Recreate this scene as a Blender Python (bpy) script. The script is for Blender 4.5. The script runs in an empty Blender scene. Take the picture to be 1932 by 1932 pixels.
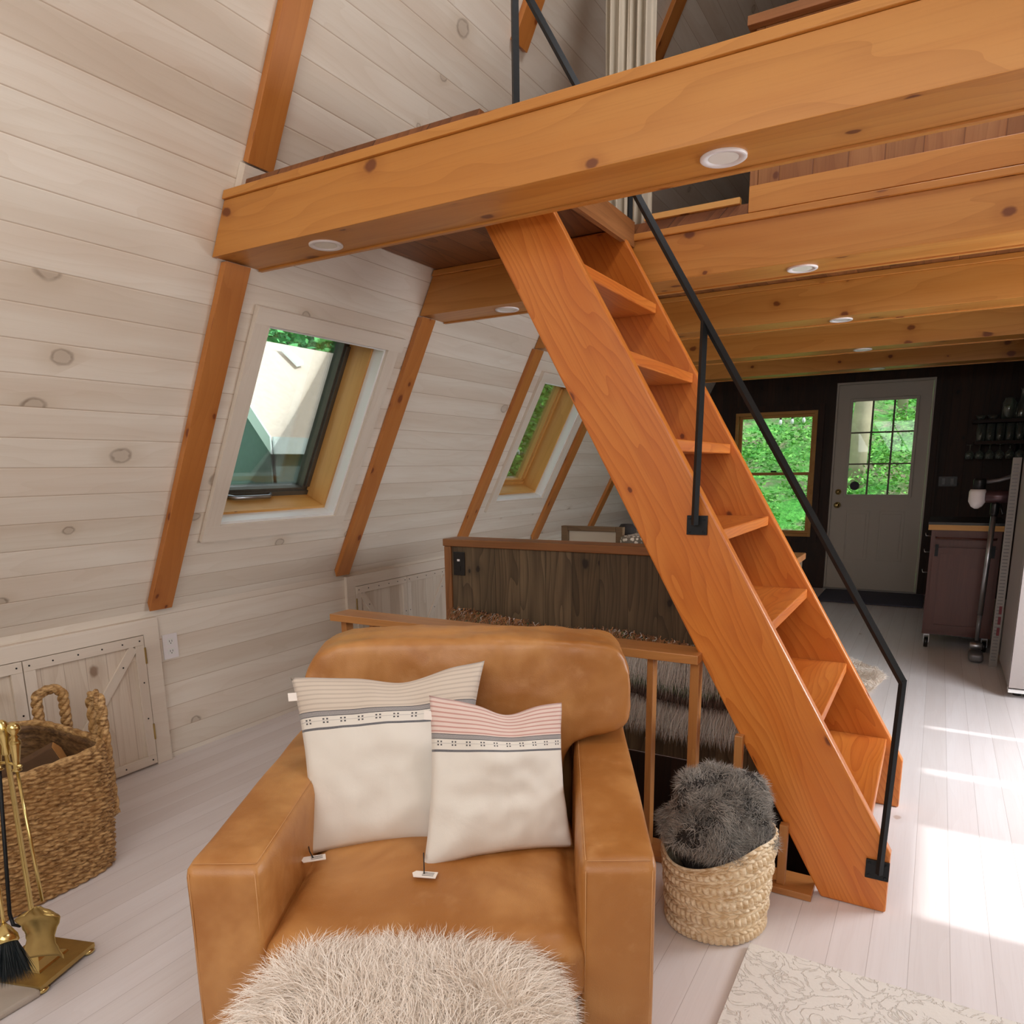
import bpy, bmesh, math, random
import numpy as np
from mathutils import Vector, Matrix, noise

C = bpy.context.scene.collection
SC = bpy.context.scene
PI = math.pi

# ---------------------------------------------------------------- camera, world, sun, exposure
def setup_camera():
    yaw, pit, rol = [math.radians(a) for a in (-30.096, -11.357, 0.785)]
    f = Vector((math.sin(yaw) * math.cos(pit), math.cos(yaw) * math.cos(pit), math.sin(pit)))
    r = Vector((math.cos(yaw), -math.sin(yaw), 0))
    d = f.cross(r)
    r2 = r * math.cos(rol) + d * math.sin(rol)
    d2 = -r * math.sin(rol) + d * math.cos(rol)
    cam = bpy.data.cameras.new('camera')
    o = bpy.data.objects.new('camera', cam)
    C.objects.link(o)
    m = Matrix((r2, -d2, -f)).transposed().to_4x4()
    m.translation = Vector((0, 0, 1.25))
    o.matrix_world = m
    cam.sensor_width = 36
    cam.lens = 36 * 1375.56 / 1932
    cam.shift_y = (1162.2 - 966) / 1932
    cam.clip_start = 0.05
    cam.clip_end = 200
    SC.camera = o
setup_camera()

SC.view_settings.view_transform = 'Standard'
SC.view_settings.look = 'None'
SC.view_settings.gamma = 1
SC.view_settings.use_curve_mapping = False
SC.view_settings.exposure = 0.27
SC.cycles.use_denoising = True
SC.cycles.max_bounces = 8
SC.cycles.diffuse_bounces = 5
SC.cycles.glossy_bounces = 4
SC.cycles.transmission_bounces = 6
SC.cycles.transparent_max_bounces = 12
SC.cycles.sample_clamp_indirect = 6
SC.cycles.caustics_reflective = False
SC.cycles.caustics_refractive = False

w = bpy.data.worlds.new('sky')
SC.world = w
w.use_nodes = True
bg = w.node_tree.nodes['Background']
bg.inputs[0].default_value = (0.85, 0.93, 1.0, 1)
bg.inputs[1].default_value = 1.6

def lamp(name, kind, loc, direction, energy, color, **kw):
    l = bpy.data.lights.new(name, kind)
    l.energy = energy
    l.color = color
    for k, v in kw.items():
        setattr(l, k, v)
    o = bpy.data.objects.new(name, l)
    C.objects.link(o)
    o.location = loc
    o.rotation_euler = Vector(direction).to_track_quat('-Z', 'Y').to_euler()
    return o
SUN_T = 0.7
lamp('sun', 'SUN', (8, 0, 8), (-1, 0.02, -SUN_T), 3.2, (1.0, 0.98, 0.96), angle=math.radians(1.2))
lamp('gable_daylight', 'AREA', (-0.15, -1.1, 1.85), (0.0, 1, -0.45), 55, (1.0, 0.985, 0.985), shape='RECTANGLE', size=2.8, size_y=2.1)
lamp('side_daylight', 'AREA', (1.42, 3.35, 1.22), (-1.0, 0.0, -0.5), 40, (0.94, 0.97, 1.0), shape='RECTANGLE', size=1.3, size_y=0.75)
lamp('roof_fill', 'AREA', (0.2, 1.92, 3.82), (-0.62, 0.0, -0.78), 26, (0.98, 0.98, 1.0), shape='RECTANGLE', size=0.9, size_y=0.6)  # fill lamp added inside the room under the roof, no opening behind it

# ---------------------------------------------------------------- small helpers
def srgb(r, g, b):
    def f(c):
        c /= 255.0
        return c / 12.92 if c <= 0.04045 else ((c + 0.055) / 1.055) ** 2.4
    return (f(r), f(g), f(b), 1)

class NT:
    """tiny node writer"""
    def __init__(s, name):
        s.m = bpy.data.materials.new(name)
        s.m.use_nodes = True
        s.t = s.m.node_tree
        s.n = s.t.nodes
        s.b = s.n['Principled BSDF']
    def put(s, sock, v):
        if hasattr(v, 'node'):
            s.t.links.new(v, sock)
        elif v is not None:
            sock.default_value = v
    def math(s, op, a, b=None, c=None, clamp=False):
        n = s.n.new('ShaderNodeMath'); n.operation = op; n.use_clamp = clamp
        for i, v in enumerate((a, b, c)):
            if v is not None: s.put(n.inputs[i], v)
        return n.outputs[0]
    def mix(s, f, a, b, mode='MIX'):
        n = s.n.new('ShaderNodeMix'); n.data_type = 'RGBA'; n.blend_type = mode
        s.put(n.inputs[0], f); s.put(n.inputs[6], a); s.put(n.inputs[7], b)
        return n.outputs[2]
    def ramp(s, f, lo, hi, interp='SMOOTHSTEP'):
        n = s.n.new('ShaderNodeMapRange'); n.interpolation_type = interp
        s.put(n.inputs[0], f); n.inputs[1].default_value = lo; n.inputs[2].default_value = hi
        n.inputs[3].default_value = 0; n.inputs[4].default_value = 1
        return n.outputs[0]
    def uv(s):
        n = s.n.new('ShaderNodeUVMap'); n.uv_map = 'UVMap'
        x = s.n.new('ShaderNodeSeparateXYZ'); s.t.links.new(n.outputs[0], x.inputs[0])
        return x.outputs[0], x.outputs[1]
    def obj(s):
        n = s.n.new('ShaderNodeTexCoord'); return n.outputs['Object']
    def gen(s):
        n = s.n.new('ShaderNodeTexCoord'); return n.outputs['Generated']
    def xyz(s, x, y, z=0.0):
        n = s.n.new('ShaderNodeCombineXYZ')
        s.put(n.inputs[0], x); s.put(n.inputs[1], y); s.put(n.inputs[2], z)
        return n.outputs[0]
    def sep(s, v):
        n = s.n.new('ShaderNodeSeparateXYZ'); s.put(n.inputs[0], v); return n.outputs
    def noise(s, vec, scale=1.0, detail=3.0, rough=0.55, dist=0.0):
        n = s.n.new('ShaderNodeTexNoise'); s.put(n.inputs['Vector'], vec)
        n.inputs['Scale'].default_value = scale; n.inputs['Detail'].default_value = detail
        n.inputs['Roughness'].default_value = rough; n.inputs['Distortion'].default_value = dist
        return n.outputs['Fac']
    def voro(s, vec, scale=1.0, rnd=1.0, feature='F1'):
        n = s.n.new('ShaderNodeTexVoronoi'); n.feature = feature
        s.put(n.inputs['Vector'], vec); n.inputs['Scale'].default_value = scale; n.inputs['Randomness'].default_value = rnd
        return n.outputs
    def white(s, v):
        n = s.n.new('ShaderNodeTexWhiteNoise'); n.noise_dimensions = '1D'; s.put(n.inputs['W'], v)
        return n.outputs['Value']
    def island(s):
        return s.n.new('ShaderNodeNewGeometry').outputs['Random Per Island']
    def objrand(s):
        return s.n.new('ShaderNodeObjectInfo').outputs['Random']
    def bump(s, h, strength=0.3, dist=0.01):
        n = s.n.new('ShaderNodeBump'); n.inputs['Strength'].default_value = strength; n.inputs['Distance'].default_value = dist
        s.put(n.inputs['Height'], h); s.t.links.new(n.outputs[0], s.b.inputs['Normal'])
    def col(s, v): s.put(s.b.inputs['Base Color'], v)
    def rough(s, v): s.put(s.b.inputs['Roughness'], v)

MAT = {}
def plain(name, col, rough=0.5, metal=0.0, var=0.0, vscale=30.0, coat=0.0):
    t = NT(name)
    if var:
        f = t.noise(t.obj(), vscale, 3)
        a = tuple(c * (1 - var) for c in col[:3]) + (1,)
        b = tuple(min(1, c * (1 + var)) for c in col[:3]) + (1,)
        t.col(t.mix(f, a, b))
        t.bump(f, 0.15, 0.003)
    else:
        t.col(col)
    t.rough(rough)
    t.b.inputs['Metallic'].default_value = metal
    t.b.inputs['Coat Weight'].default_value = coat
    MAT[name] = t.m
    return t.m

def wood(name, base, dark, light, knot, rough=0.5, board=None, knots=0.35, kcell=(0.42, 0.13), ksize=0.16,
         ring=14.0, ringamt=0.35, grain=0.35, tone=0.12, groove=None, gw=0.03, ringknot=False, bump=0.25, coat=0.0, kseed=0.0):
    """boards running along UV u (metres), across v (metres)"""
    t = NT(name)
    u, v = t.uv()
    if board:
        wd, ph = board
        q = t.math('DIVIDE', t.math('ADD', v, ph), wd)
        bid = t.math('FLOOR', q)
        fr = t.math('FRACT', q)
        rnd = t.white(bid)
        u2 = t.math('ADD', u, t.math('MULTIPLY', rnd, 37.0))
        v2 = t.math('ADD', v, t.math('MULTIPLY', rnd, 5.3))
    else:
        u2, v2 = u, v
        rnd = None
    na = t.noise(t.xyz(t.math('MULTIPLY', u2, 0.9), t.math('MULTIPLY', v2, 5.0), kseed), 1.0, 2, 0.5)
    rr = t.math('ADD', t.math('MULTIPLY', v2, ring), t.math('MULTIPLY', na, ring * 0.45))
    rr = t.math('FRACT', rr)
    rings = t.ramp(rr, 0.0, 1.0, 'LINEAR')
    rings = t.math('POWER', rings, 2.5)
    fine = t.noise(t.xyz(t.math('MULTIPLY', u2, 4.0), t.math('MULTIPLY', v2, 160.0)), 1.0, 3, 0.6)
    broad = t.noise(t.xyz(t.math('MULTIPLY', u2, 0.8), t.math('MULTIPLY', v2, 9.0), 3.3), 1.0, 3, 0.5)
    c = t.mix(t.ramp(broad, 0.3, 0.7), light, base)
    c = t.mix(t.math('MULTIPLY', rings, ringamt), c, dark)
    c = t.mix(t.math('MULTIPLY', t.ramp(fine, 0.45, 0.8), grain), c, dark)
    if rnd is not None:
        tv = t.math('MULTIPLY_ADD', rnd, tone * 2, 1 - tone)
        c = t.mix(1.0, c, t.xyz(tv, t.math('MULTIPLY_ADD', rnd, tone * 2.3, 1 - tone * 1.15), t.math('MULTIPLY_ADD', rnd, tone * 2.8, 1 - tone * 1.4)), 'MULTIPLY')
    if knots > 0:
        kv = t.xyz(t.math('DIVIDE', u2, kcell[0]), t.math('DIVIDE', v2 if board else v, kcell[1]), kseed)
        wob = t.noise(t.xyz(t.math('MULTIPLY', u2, 22.0), t.math('MULTIPLY', v2, 30.0)), 1.0, 2)
        # true-metric distance to the random cell point, so the knots come out round
        n = t.n.new('ShaderNodeTexVoronoi'); n.voronoi_dimensions = '2D'; n.inputs['Scale'].default_value = 1.0
        t.put(n.inputs['Vector'], kv)
        cs = t.n.new('ShaderNodeSeparateColor'); t.t.links.new(n.outputs['Color'], cs.inputs[0])
        px = t.sep(n.outputs['Position'])
        du = t.math('MULTIPLY', t.math('SUBTRACT', t.math('DIVIDE', u2, kcell[0]), px[0]), kcell[0] * 0.72)
        dv = t.math('MULTIPLY', t.math('SUBTRACT', t.math('DIVIDE', v2 if board else v, kcell[1]), px[1]), kcell[1])
        dist = t.math('SQRT', t.math('ADD', t.math('MULTIPLY', du, du), t.math('MULTIPLY', dv, dv)))
        dist = t.math('ADD', dist, t.math('MULTIPLY', t.math('SUBTRACT', wob, 0.5), 0.016))
        on = t.math('GREATER_THAN', cs.outputs[0], 1 - knots)
        size = t.math('MULTIPLY_ADD', cs.outputs[1], ksize * 0.1, ksize * 0.04)
        k = t.math('DIVIDE', dist, size)
        if ringknot:
            m1 = t.math('SUBTRACT', 1.0, t.ramp(t.math('ABSOLUTE', t.math('SUBTRACT', k, 0.85)), 0.0, 0.34))
            m1 = t.math('MULTIPLY', m1, t.math('MULTIPLY_ADD', wob, 1.2, 0.1), clamp=True)
            m2 = t.math('MULTIPLY', t.math('SUBTRACT', 1.0, t.ramp(k, 0.5, 1.3)), 0.30)
            km = t.math('MAXIMUM', m1, m2)
        else:
            km = t.math('SUBTRACT', 1.0, t.ramp(k, 0.55, 1.15))
        halo = t.math('MULTIPLY', t.math('SUBTRACT', 1.0, t.ramp(k, 0.8, 3.2)), 0.35)
        km = t.math('MULTIPLY', on, km)
        c = t.mix(t.math('MULTIPLY', on, halo), c, dark)
        c = t.mix(t.math('MULTIPLY', km, 0.85), c, knot)
    h = t.math('MULTIPLY', fine, 0.12)
    if board:
        e = t.math('MINIMUM', fr, t.math('SUBTRACT', 1.0, fr))
        g = t.ramp(e, 0.0, gw)
        c = t.mix(t.math('MULTIPLY', t.math('SUBTRACT', 1.0, t.ramp(e, 0.0, gw * 0.6)), 0.75), c, groove or dark)
        h = t.math('ADD', h, g)
    t.col(c)
    t.rough(rough)
    t.b.inputs['Coat Weight'].default_value = coat
    t.b.inputs['Coat Roughness'].default_value = 0.25
    t.bump(h, bump, 0.004)
    MAT[name] = t.m
    return t.m

WB = srgb(221, 208, 192)
wood('whitewashed_pine', WB, srgb(199, 182, 158), srgb(232, 224, 211), srgb(136, 118, 100), 0.55, board=(0.1045, 0.0625), knots=0.22,
     kcell=(0.55, 0.19), ksize=0.22, ring=20, ringamt=0.16, grain=0.15, tone=0.055, groove=srgb(176, 150, 124), gw=0.035, ringknot=True)
wood('whitewashed_trim', srgb(222, 210, 195), srgb(200, 180, 158), srgb(232, 222, 208), srgb(160, 130, 105), 0.55, knots=0.12, kcell=(0.7, 0.2), ringamt=0.15, grain=0.15)
wood('whitewashed_door', srgb(221, 208, 191), srgb(188, 166, 142), srgb(231, 221, 206), srgb(140, 112, 90), 0.55, board=(0.085, 0.02), knots=0.12, ringamt=0.3, grain=0.35, tone=0.05, groove=srgb(160, 135, 112))
wood('floor_white', srgb(226, 219, 219), srgb(209, 199, 198), srgb(233, 228, 229), srgb(190, 170, 160), 0.38, board=(0.0925, 0.0537), knots=0.03,
     ringamt=0.12, grain=0.22, tone=0.028, groove=srgb(150, 136, 132), gw=0.018, bump=0.12)
wood('beam_pine', srgb(194, 127, 54), srgb(160, 94, 30), srgb(205, 143, 70), srgb(104, 46, 14), 0.45, knots=0.30, kcell=(0.34, 0.10), ksize=0.17, ring=16, ringamt=0.28, grain=0.22, coat=0.15)
wood('rafter_pine', srgb(182, 112, 50), srgb(152, 82, 28), srgb(194, 126, 62), srgb(110, 46, 12), 0.45, knots=0.35, kcell=(0.40, 0.07), ksize=0.15, ring=14, ringamt=0.2, grain=0.2, coat=0.1)
wood('stair_fir', srgb(203, 115, 40), srgb(168, 76, 16), srgb(214, 133, 58), srgb(96, 36, 8), 0.36, knots=0.30, kcell=(0.42, 0.12), ksize=0.14, ring=34, ringamt=0.45, grain=0.3, coat=0.12)
wood('tread_fir', srgb(196, 106, 36), srgb(158, 68, 14), srgb(210, 130, 56), srgb(92, 34, 8), 0.36, knots=0.2, kcell=(0.5, 0.16), ksize=0.14, ring=40, ringamt=0.5, grain=0.3, coat=0.12)
wood('loft_plank', srgb(122, 74, 38), srgb(78, 42, 18), srgb(142, 90, 50), srgb(50, 24, 8), 0.5, board=(0.14, 0.0), knots=0.3, ringamt=0.5, grain=0.45, tone=0.15, groove=srgb(48, 26, 10))
wood('orange_board', srgb(146, 92, 48), srgb(114, 64, 28), srgb(162, 110, 64), srgb(96, 44, 16), 0.55, board=(0.115, 0.03), knots=0.1, ringamt=0.3, grain=0.35, tone=0.13, groove=srgb(96, 50, 20), gw=0.05)
wood('weathered_board', srgb(90, 72, 50), srgb(48, 34, 21), srgb(114, 92, 66), srgb(30, 18, 10), 0.7, board=(0.135, 0.03), knots=0.3, ring=26, ringamt=0.6, grain=0.6, tone=0.3, groove=srgb(38, 24, 14))
wood('dark_board', srgb(44, 26, 16), srgb(22, 12, 7), srgb(60, 34, 20), srgb(14, 7, 4), 0.6, board=(0.15, 0.0), knots=0.2, ringamt=0.4, grain=0.4, tone=0.15, groove=srgb(12, 7, 4))
wood('cap_wood', srgb(142, 90, 48), srgb(98, 56, 24), srgb(158, 106, 62), srgb(62, 30, 10), 0.5, knots=0.2, ringamt=0.4, grain=0.4)
wood('rail_wood', srgb(178, 118, 62), srgb(140, 84, 38), srgb(192, 134, 76), srgb(90, 46, 16), 0.42, knots=0.06, ringamt=0.25, grain=0.3, coat=0.2)
wood('window_wood', srgb(206, 150, 76), srgb(176, 118, 50), srgb(218, 168, 98), srgb(110, 60, 24), 0.5, knots=0.1, ringamt=0.2, grain=0.25)
wood('cart_wood', srgb(84, 42, 32), srgb(58, 26, 18), srgb(96, 52, 42), srgb(40, 16, 10), 0.45, knots=0.0, ringamt=0.2, grain=0.35, coat=0.2)
wood('frame_wood', srgb(104, 82, 56), srgb(66, 48, 30), srgb(122, 98, 70), srgb(44, 28, 16), 0.6, knots=0.1, ringamt=0.4, grain=0.5)
plain('iron', srgb(34, 36, 38), 0.5, 0.6, 0.15, 60)
plain('white_paint', srgb(236, 236, 234), 0.4)
plain('white_plastic', srgb(238, 234, 236), 0.35)
plain('black_plastic', srgb(18, 18, 20), 0.35)
plain('brass', srgb(214, 192, 128), 0.2, 0.95, 0.12, 14)
plain('brass_dull', srgb(186, 160, 100), 0.34, 0.85, 0.25, 22)
plain('steel', srgb(168, 170, 174), 0.32, 0.9)
plain('bulb', srgb(245, 245, 240), 0.3)
plain('stone', srgb(182, 172, 160), 0.6, 0, 0.12, 8)
plain('black_bristle', srgb(22, 32, 36), 0.6)
plain('sash_grey', srgb(88, 82, 72), 0.5, 0.2, 0.25, 18)
plain('door_white', srgb(206, 201, 190), 0.45)
plain('muntin_grey', srgb(120, 116, 104), 0.5)
plain('granite', srgb(24, 26, 26), 0.25, 0, 0.3, 120)
plain('mat_blue', srgb(84, 84, 100), 0.9, 0, 0.2, 80)
plain('strip_grey', srgb(150, 146, 140), 0.5)
plain('fridge_panel', srgb(172, 163, 160), 0.4, 0.1)
plain('vac_grey', srgb(112, 110, 112), 0.35, 0.3)
plain('vac_purple', srgb(88, 66, 70), 0.3, 0.5)
plain('tag_paper', srgb(240, 232, 224), 0.7)
plain('cord_black', srgb(20, 20, 20), 0.7)
plain('ink', srgb(60, 56, 54), 0.7)
plain('red_sticker', srgb(116, 36, 44), 0.5)
plain('firewood', srgb(92, 64, 38), 0.8, 0, 0.35, 30)
plain('firewood_end', srgb(196, 142, 82), 0.8, 0, 0.2, 40)
plain('shingle', srgb(214, 196, 182), 0.8, 0, 0.16, 9)
plain('fascia_white', srgb(236, 240, 242), 0.5)
plain('dark_siding', srgb(112, 128, 128), 0.6, 0, 0.15, 12)
plain('bark', srgb(176, 160, 136), 0.9, 0, 0.35, 6)
plain('curtain_cloth', srgb(200, 190, 172), 0.8)
plain('green_glass', srgb(120, 180, 90), 0.1)
plain('dark_cloth', srgb(36, 32, 30), 0.9)
plain('stitch', srgb(196, 144, 92), 0.6)

def mk_glass(name, tint, refl=0.08, rough=0.02):
    t = NT(name)
    tr = t.n.new('ShaderNodeBsdfTransparent'); tr.inputs[0].default_value = tint
    gl = t.n.new('ShaderNodeBsdfGlossy'); gl.inputs['Roughness'].default_value = rough
    mx = t.n.new('ShaderNodeMixShader')
    fr = t.n.new('ShaderNodeFresnel'); fr.inputs[0].default_value = 1.35
    f = t.math('MULTIPLY_ADD', fr.outputs[0], 0.8, refl)
    t.put(mx.inputs[0], f)
    t.t.links.new(tr.outputs[0], mx.inputs[1]); t.t.links.new(gl.outputs[0], mx.inputs[2])
    t.t.links.new(mx.outputs[0], t.n['Material Output'].inputs[0])
    MAT[name] = t.m
def mk_glassware():
    t = NT('glassware')
    tr = t.n.new('ShaderNodeBsdfTransparent'); tr.inputs[0].default_value = (0.82, 0.9, 0.85, 1)
    df = t.n.new('ShaderNodeBsdfTranslucent'); df.inputs[0].default_value = (0.8, 0.9, 0.84, 1)  # pale green scatter in the colour stands in for light caught by the glass
    dd = t.n.new('ShaderNodeBsdfDiffuse'); dd.inputs[0].default_value = (0.8, 0.88, 0.84, 1)
    gl = t.n.new('ShaderNodeBsdfGlossy'); gl.inputs['Roughness'].default_value = 0.1
    def mx(f, a, b):
        m = t.n.new('ShaderNodeMixShader'); t.put(m.inputs[0], f)
        t.t.links.new(a.outputs[0], m.inputs[1]); t.t.links.new(b.outputs[0], m.inputs[2]); return m
    lw = t.n.new('ShaderNodeLayerWeight'); lw.inputs[0].default_value = 0.35
    o_ = mx(t.math('MULTIPLY_ADD', lw.outputs['Facing'], 0.45, 0.10), tr, mx(0.5, df, dd))
    o_ = mx(t.math('MULTIPLY_ADD', lw.outputs['Fresnel'], 0.5, 0.08), o_, gl)
    t.t.links.new(o_.outputs[0], t.n['Material Output'].inputs[0])
    MAT['glassware'] = t.m
mk_glassware()
mk_glass('pane', (0.93, 0.97, 0.95, 1), 0.02)

def mk_leather():
    t = NT('leather')
    o = t.obj()
    a = t.noise(o, 3.2, 4, 0.6, 0.4)
    b = t.noise(o, 14.0, 4, 0.6)
    c = t.mix(t.ramp(a, 0.35, 0.68), srgb(164, 106, 50), srgb(200, 145, 86))
    c = t.mix(t.math('MULTIPLY', t.ramp(b, 0.55, 0.8), 0.35), c, srgb(208, 158, 104))
    t.col(c)
    t.rough(t.math('MULTIPLY_ADD', b, 0.2, 0.33))
    v = t.voro(o, 420.0)[0]
    w_ = t.noise(o, 9.0, 3, 0.5, 0.8)
    t.bump(t.math('ADD', t.math('MULTIPLY', v, 0.10), t.math('MULTIPLY', w_, 1.2)), 0.35, 0.006)
    MAT['leather'] = t.m
mk_leather()

def mk_pillow(name, stripe, bg_top):
    t = NT(name)
    u, v = t.uv()
    base = srgb(226, 220, 210)
    top = t.math('GREATER_THAN', v, 0.775)
    fr = t.math('FRACT', t.math('MULTIPLY', v, 34.0))
    st = t.math('MULTIPLY', top, t.math('GREATER_THAN', fr, 0.66))
    c = t.mix(top, base, bg_top)
    c = t.mix(st, c, stripe)
    grey = srgb(150, 146, 146)
    def band(lo, hi):
        return t.math('MULTIPLY', t.math('GREATER_THAN', v, lo), t.math('LESS_THAN', v, hi))
    weave = t.noise(t.xyz(t.math('MULTIPLY', u, 400.0), t.math('MULTIPLY', v, 120.0)), 1.0, 1)
    c = t.mix(band(0.745, 0.772), c, t.mix(weave, srgb(120, 118, 120), srgb(178, 172, 168)))
    for l in ((0.742, 0.746), (0.771, 0.775)):
        c = t.mix(band(*l), c, srgb(74, 74, 78))
    c = t.mix(t.math('MULTIPLY', band(0.715, 0.718), 0.6), c, grey)
    # row of paired arrow marks
    pu = t.math('SUBTRACT', t.math('FRACT', t.math('MULTIPLY', u, 10.0)), 0.5)
    pu = t.math('ABSOLUTE', pu)
    pv = t.math('ABSOLUTE', t.math('SUBTRACT', v, 0.7165))
    lobe = t.math('MULTIPLY', t.math('MULTIPLY', t.math('GREATER_THAN', pu, 0.05), t.math('LESS_THAN', pu, 0.16)),
                  t.math('MULTIPLY', t.math('GREATER_THAN', pv, 0.005), t.math('LESS_THAN', pv, 0.0145)))
    c = t.mix(lobe, c, srgb(84, 82, 84))
    c = t.mix(band(0.664, 0.678), c, t.mix(weave, srgb(70, 72, 78), srgb(130, 128, 130)))
    t.col(c)
    t.rough(0.9)
    t.b.inputs['Sheen Weight'].default_value = 0.2
    o = t.obj()
    t.bump(t.math('ADD', t.noise(o, 9.0, 3, 0.5, 0.5), t.math('MULTIPLY', t.noise(o, 500.0, 1), 0.04)), 0.45, 0.008)
    MAT[name] = t.m
mk_pillow('pillow_beige', srgb(194, 180, 166), srgb(212, 199, 184))
mk_pillow('pillow_pink', srgb(196, 150, 140), srgb(224, 202, 192))

def mk_fur(name, a, b, rough=0.7):
    t = NT(name)
    r = t.island()
    u, v = t.uv()
    c = t.mix(r, a, b)
    c = t.mix(t.math('MULTIPLY', v, 0.35), c, b)
    t.col(c); t.rough(rough)
    MAT[name] = t.m
mk_fur('fur_cream', srgb(232, 214, 196), srgb(254, 247, 238))
mk_fur('fur_grey', srgb(62, 59, 58), srgb(196, 190, 182))
mk_fur('fur_tassel', srgb(110, 66, 38), srgb(196, 140, 92))
mk_fur('fur_white', srgb(206, 198, 188), srgb(250, 246, 240))
mk_fur('fur_green', srgb(60, 86, 50), srgb(120, 142, 92))
mk_fur('fur_brown', srgb(80, 62, 54), srgb(132, 110, 98))
mk_fur('leaf', srgb(44, 110, 34), srgb(128, 196, 84))
mk_fur('leaf_cool', srgb(36, 120, 66), srgb(116, 206, 120))

def mk_weave(name, dark, mid, pale):
    t = NT(name)
    o = t.obj()
    x = t.sep(o)
    f = t.noise(t.xyz(t.math('MULTIPLY', x[0], 45.0), t.math('MULTIPLY', x[1], 45.0), t.math('MULTIPLY', x[2], 120.0)), 1.0, 3, 0.6)
    g = t.noise(o, 11.0, 3, 0.6)
    c = t.mix(t.ramp(f, 0.32, 0.68), dark, pale)
    c = t.mix(t.math('MULTIPLY', t.ramp(g, 0.35, 0.7), 0.6), c, mid)
    t.col(c)
    t.rough(0.6)
    t.bump(t.noise(o, 260.0, 2), 0.25, 0.002)
    MAT[name] = t.m
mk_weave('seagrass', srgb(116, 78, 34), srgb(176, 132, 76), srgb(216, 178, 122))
mk_weave('seagrass_shaded', srgb(70, 46, 24), srgb(104, 74, 42), srgb(134, 100, 62))  # darker copy of the weave, shade inside the basket put into the colour
mk_weave('rush_pale', srgb(204, 170, 124), srgb(236, 212, 174), srgb(248, 232, 204))

def mk_ground():
    t = NT('hill_ground')
    o = t.obj()
    a = t.noise(o, 0.9, 5, 0.65)
    b = t.noise(o, 5.0, 4, 0.6)
    c = t.mix(t.ramp(a, 0.4, 0.62), srgb(70, 150, 50), srgb(150, 140, 112))
    c = t.mix(t.ramp(b, 0.4, 0.7), c, srgb(96, 176, 70))
    t.col(c); t.rough(0.9); t.bump(b, 0.8, 0.2)
    MAT['hill_ground'] = t.m
mk_ground()

def mk_rug():
    t = NT('ivory_rug')
    o = t.obj()
    a = t.noise(o, 9.0, 4, 0.6, 2.5)
    b = t.noise(o, 120.0, 2)
    line = t.math('ABSOLUTE', t.math('SUBTRACT', a, 0.5))
    m = t.math('SUBTRACT', 1.0, t.ramp(line, 0.0, 0.03))
    c = t.mix(t.math('MULTIPLY', m, 0.5), srgb(232, 228, 222), srgb(206, 198, 188))
    t.col(c); t.rough(0.95)
    t.bump(t.math('ADD', t.math('MULTIPLY', m, -0.6), t.math('MULTIPLY', b, 0.3)), 0.6, 0.006)
    MAT['ivory_rug'] = t.m
mk_rug()

def mk_speckle():
    t = NT('patterned_cloth')
    v = t.voro(t.obj(), 60.0)[0]
    t.col(t.mix(t.ramp(v, 0.3, 0.5), srgb(232, 226, 214), srgb(120, 112, 100)))
    t.rough(0.9)
    MAT['patterned_cloth'] = t.m
mk_speckle()

# ---------------------------------------------------------------- mesh helpers
def uvmap(bm, grain, off=(0.0, 0.0)):
    g = Vector(grain).normalized()
    lay = bm.loops.layers.uv.get('UVMap') or bm.loops.layers.uv.new('UVMap')
    for f in bm.faces:
        n = f.normal
        if abs(n.dot(g)) > 0.85:
            a = g.orthogonal().normalized(); b = g.cross(a)
        else:
            a = g; b = n.cross(g).normalized()
            # keep the sign steady so v follows the world axes
            k = max(range(3), key=lambda i: abs(b[i]))
            if b[k] < 0: b = -b
        for l in f.loops:
            p = l.vert.co
            l[lay].uv = (p.dot(a) + off[0], p.dot(b) + off[1])

RNG = random.Random(7)
def obj(name, bm, mat, parent=None, grain=None, smooth=False, off=None, bevel=0.0, keepuv=False):
    if bevel:
        bmesh.ops.bevel(bm, geom=[e for e in bm.edges if len(e.link_faces) == 2 and e.calc_face_angle(0) > 0.6], offset=bevel, segments=2, profile=0.5, affect='EDGES', clamp_overlap=True)
    bm.normal_update()
    if not keepuv:
        uvmap(bm, grain or (0, 0, 1), off if off is not None else (RNG.uniform(0, 20), RNG.uniform(0, 20)))
    me = bpy.data.meshes.new(name)
    bm.to_mesh(me); bm.free()
    if smooth:
        me.shade_smooth()
    me.materials.append(MAT[mat] if isinstance(mat, str) else mat)
    o = bpy.data.objects.new(name, me)
    C.objects.link(o)
    if parent is not None:
        o.parent = parent
    return o

def tag(o, label=None, cat=None, group=None, kind=None):
    if label: o['label'] = label
    if cat: o['category'] = cat
    if group: o['group'] = group
    if kind: o['kind'] = kind
    return o
def struct(name, bm, mat, label=None, parent=None, **kw):
    o = obj(name, bm, mat, parent, **kw)
    if parent is None:
        o['kind'] = 'structure'
        if label: o['label'] = label
    return o
def thing(name, label, cat, loc=(0, 0, 0), rotz=0.0, group=None, kind=None):
    o = bpy.data.objects.new(name, None)
    C.objects.link(o)
    o.location = loc; o.rotation_euler = (0, 0, rotz)
    o.empty_display_size = 0.1
    return tag(o, label, cat, group, kind)
def mod(o, kind, **kw):
    m = o.modifiers.new(kind.lower(), kind)
    for k, v in kw.items(): setattr(m, k, v)
    return m

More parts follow.
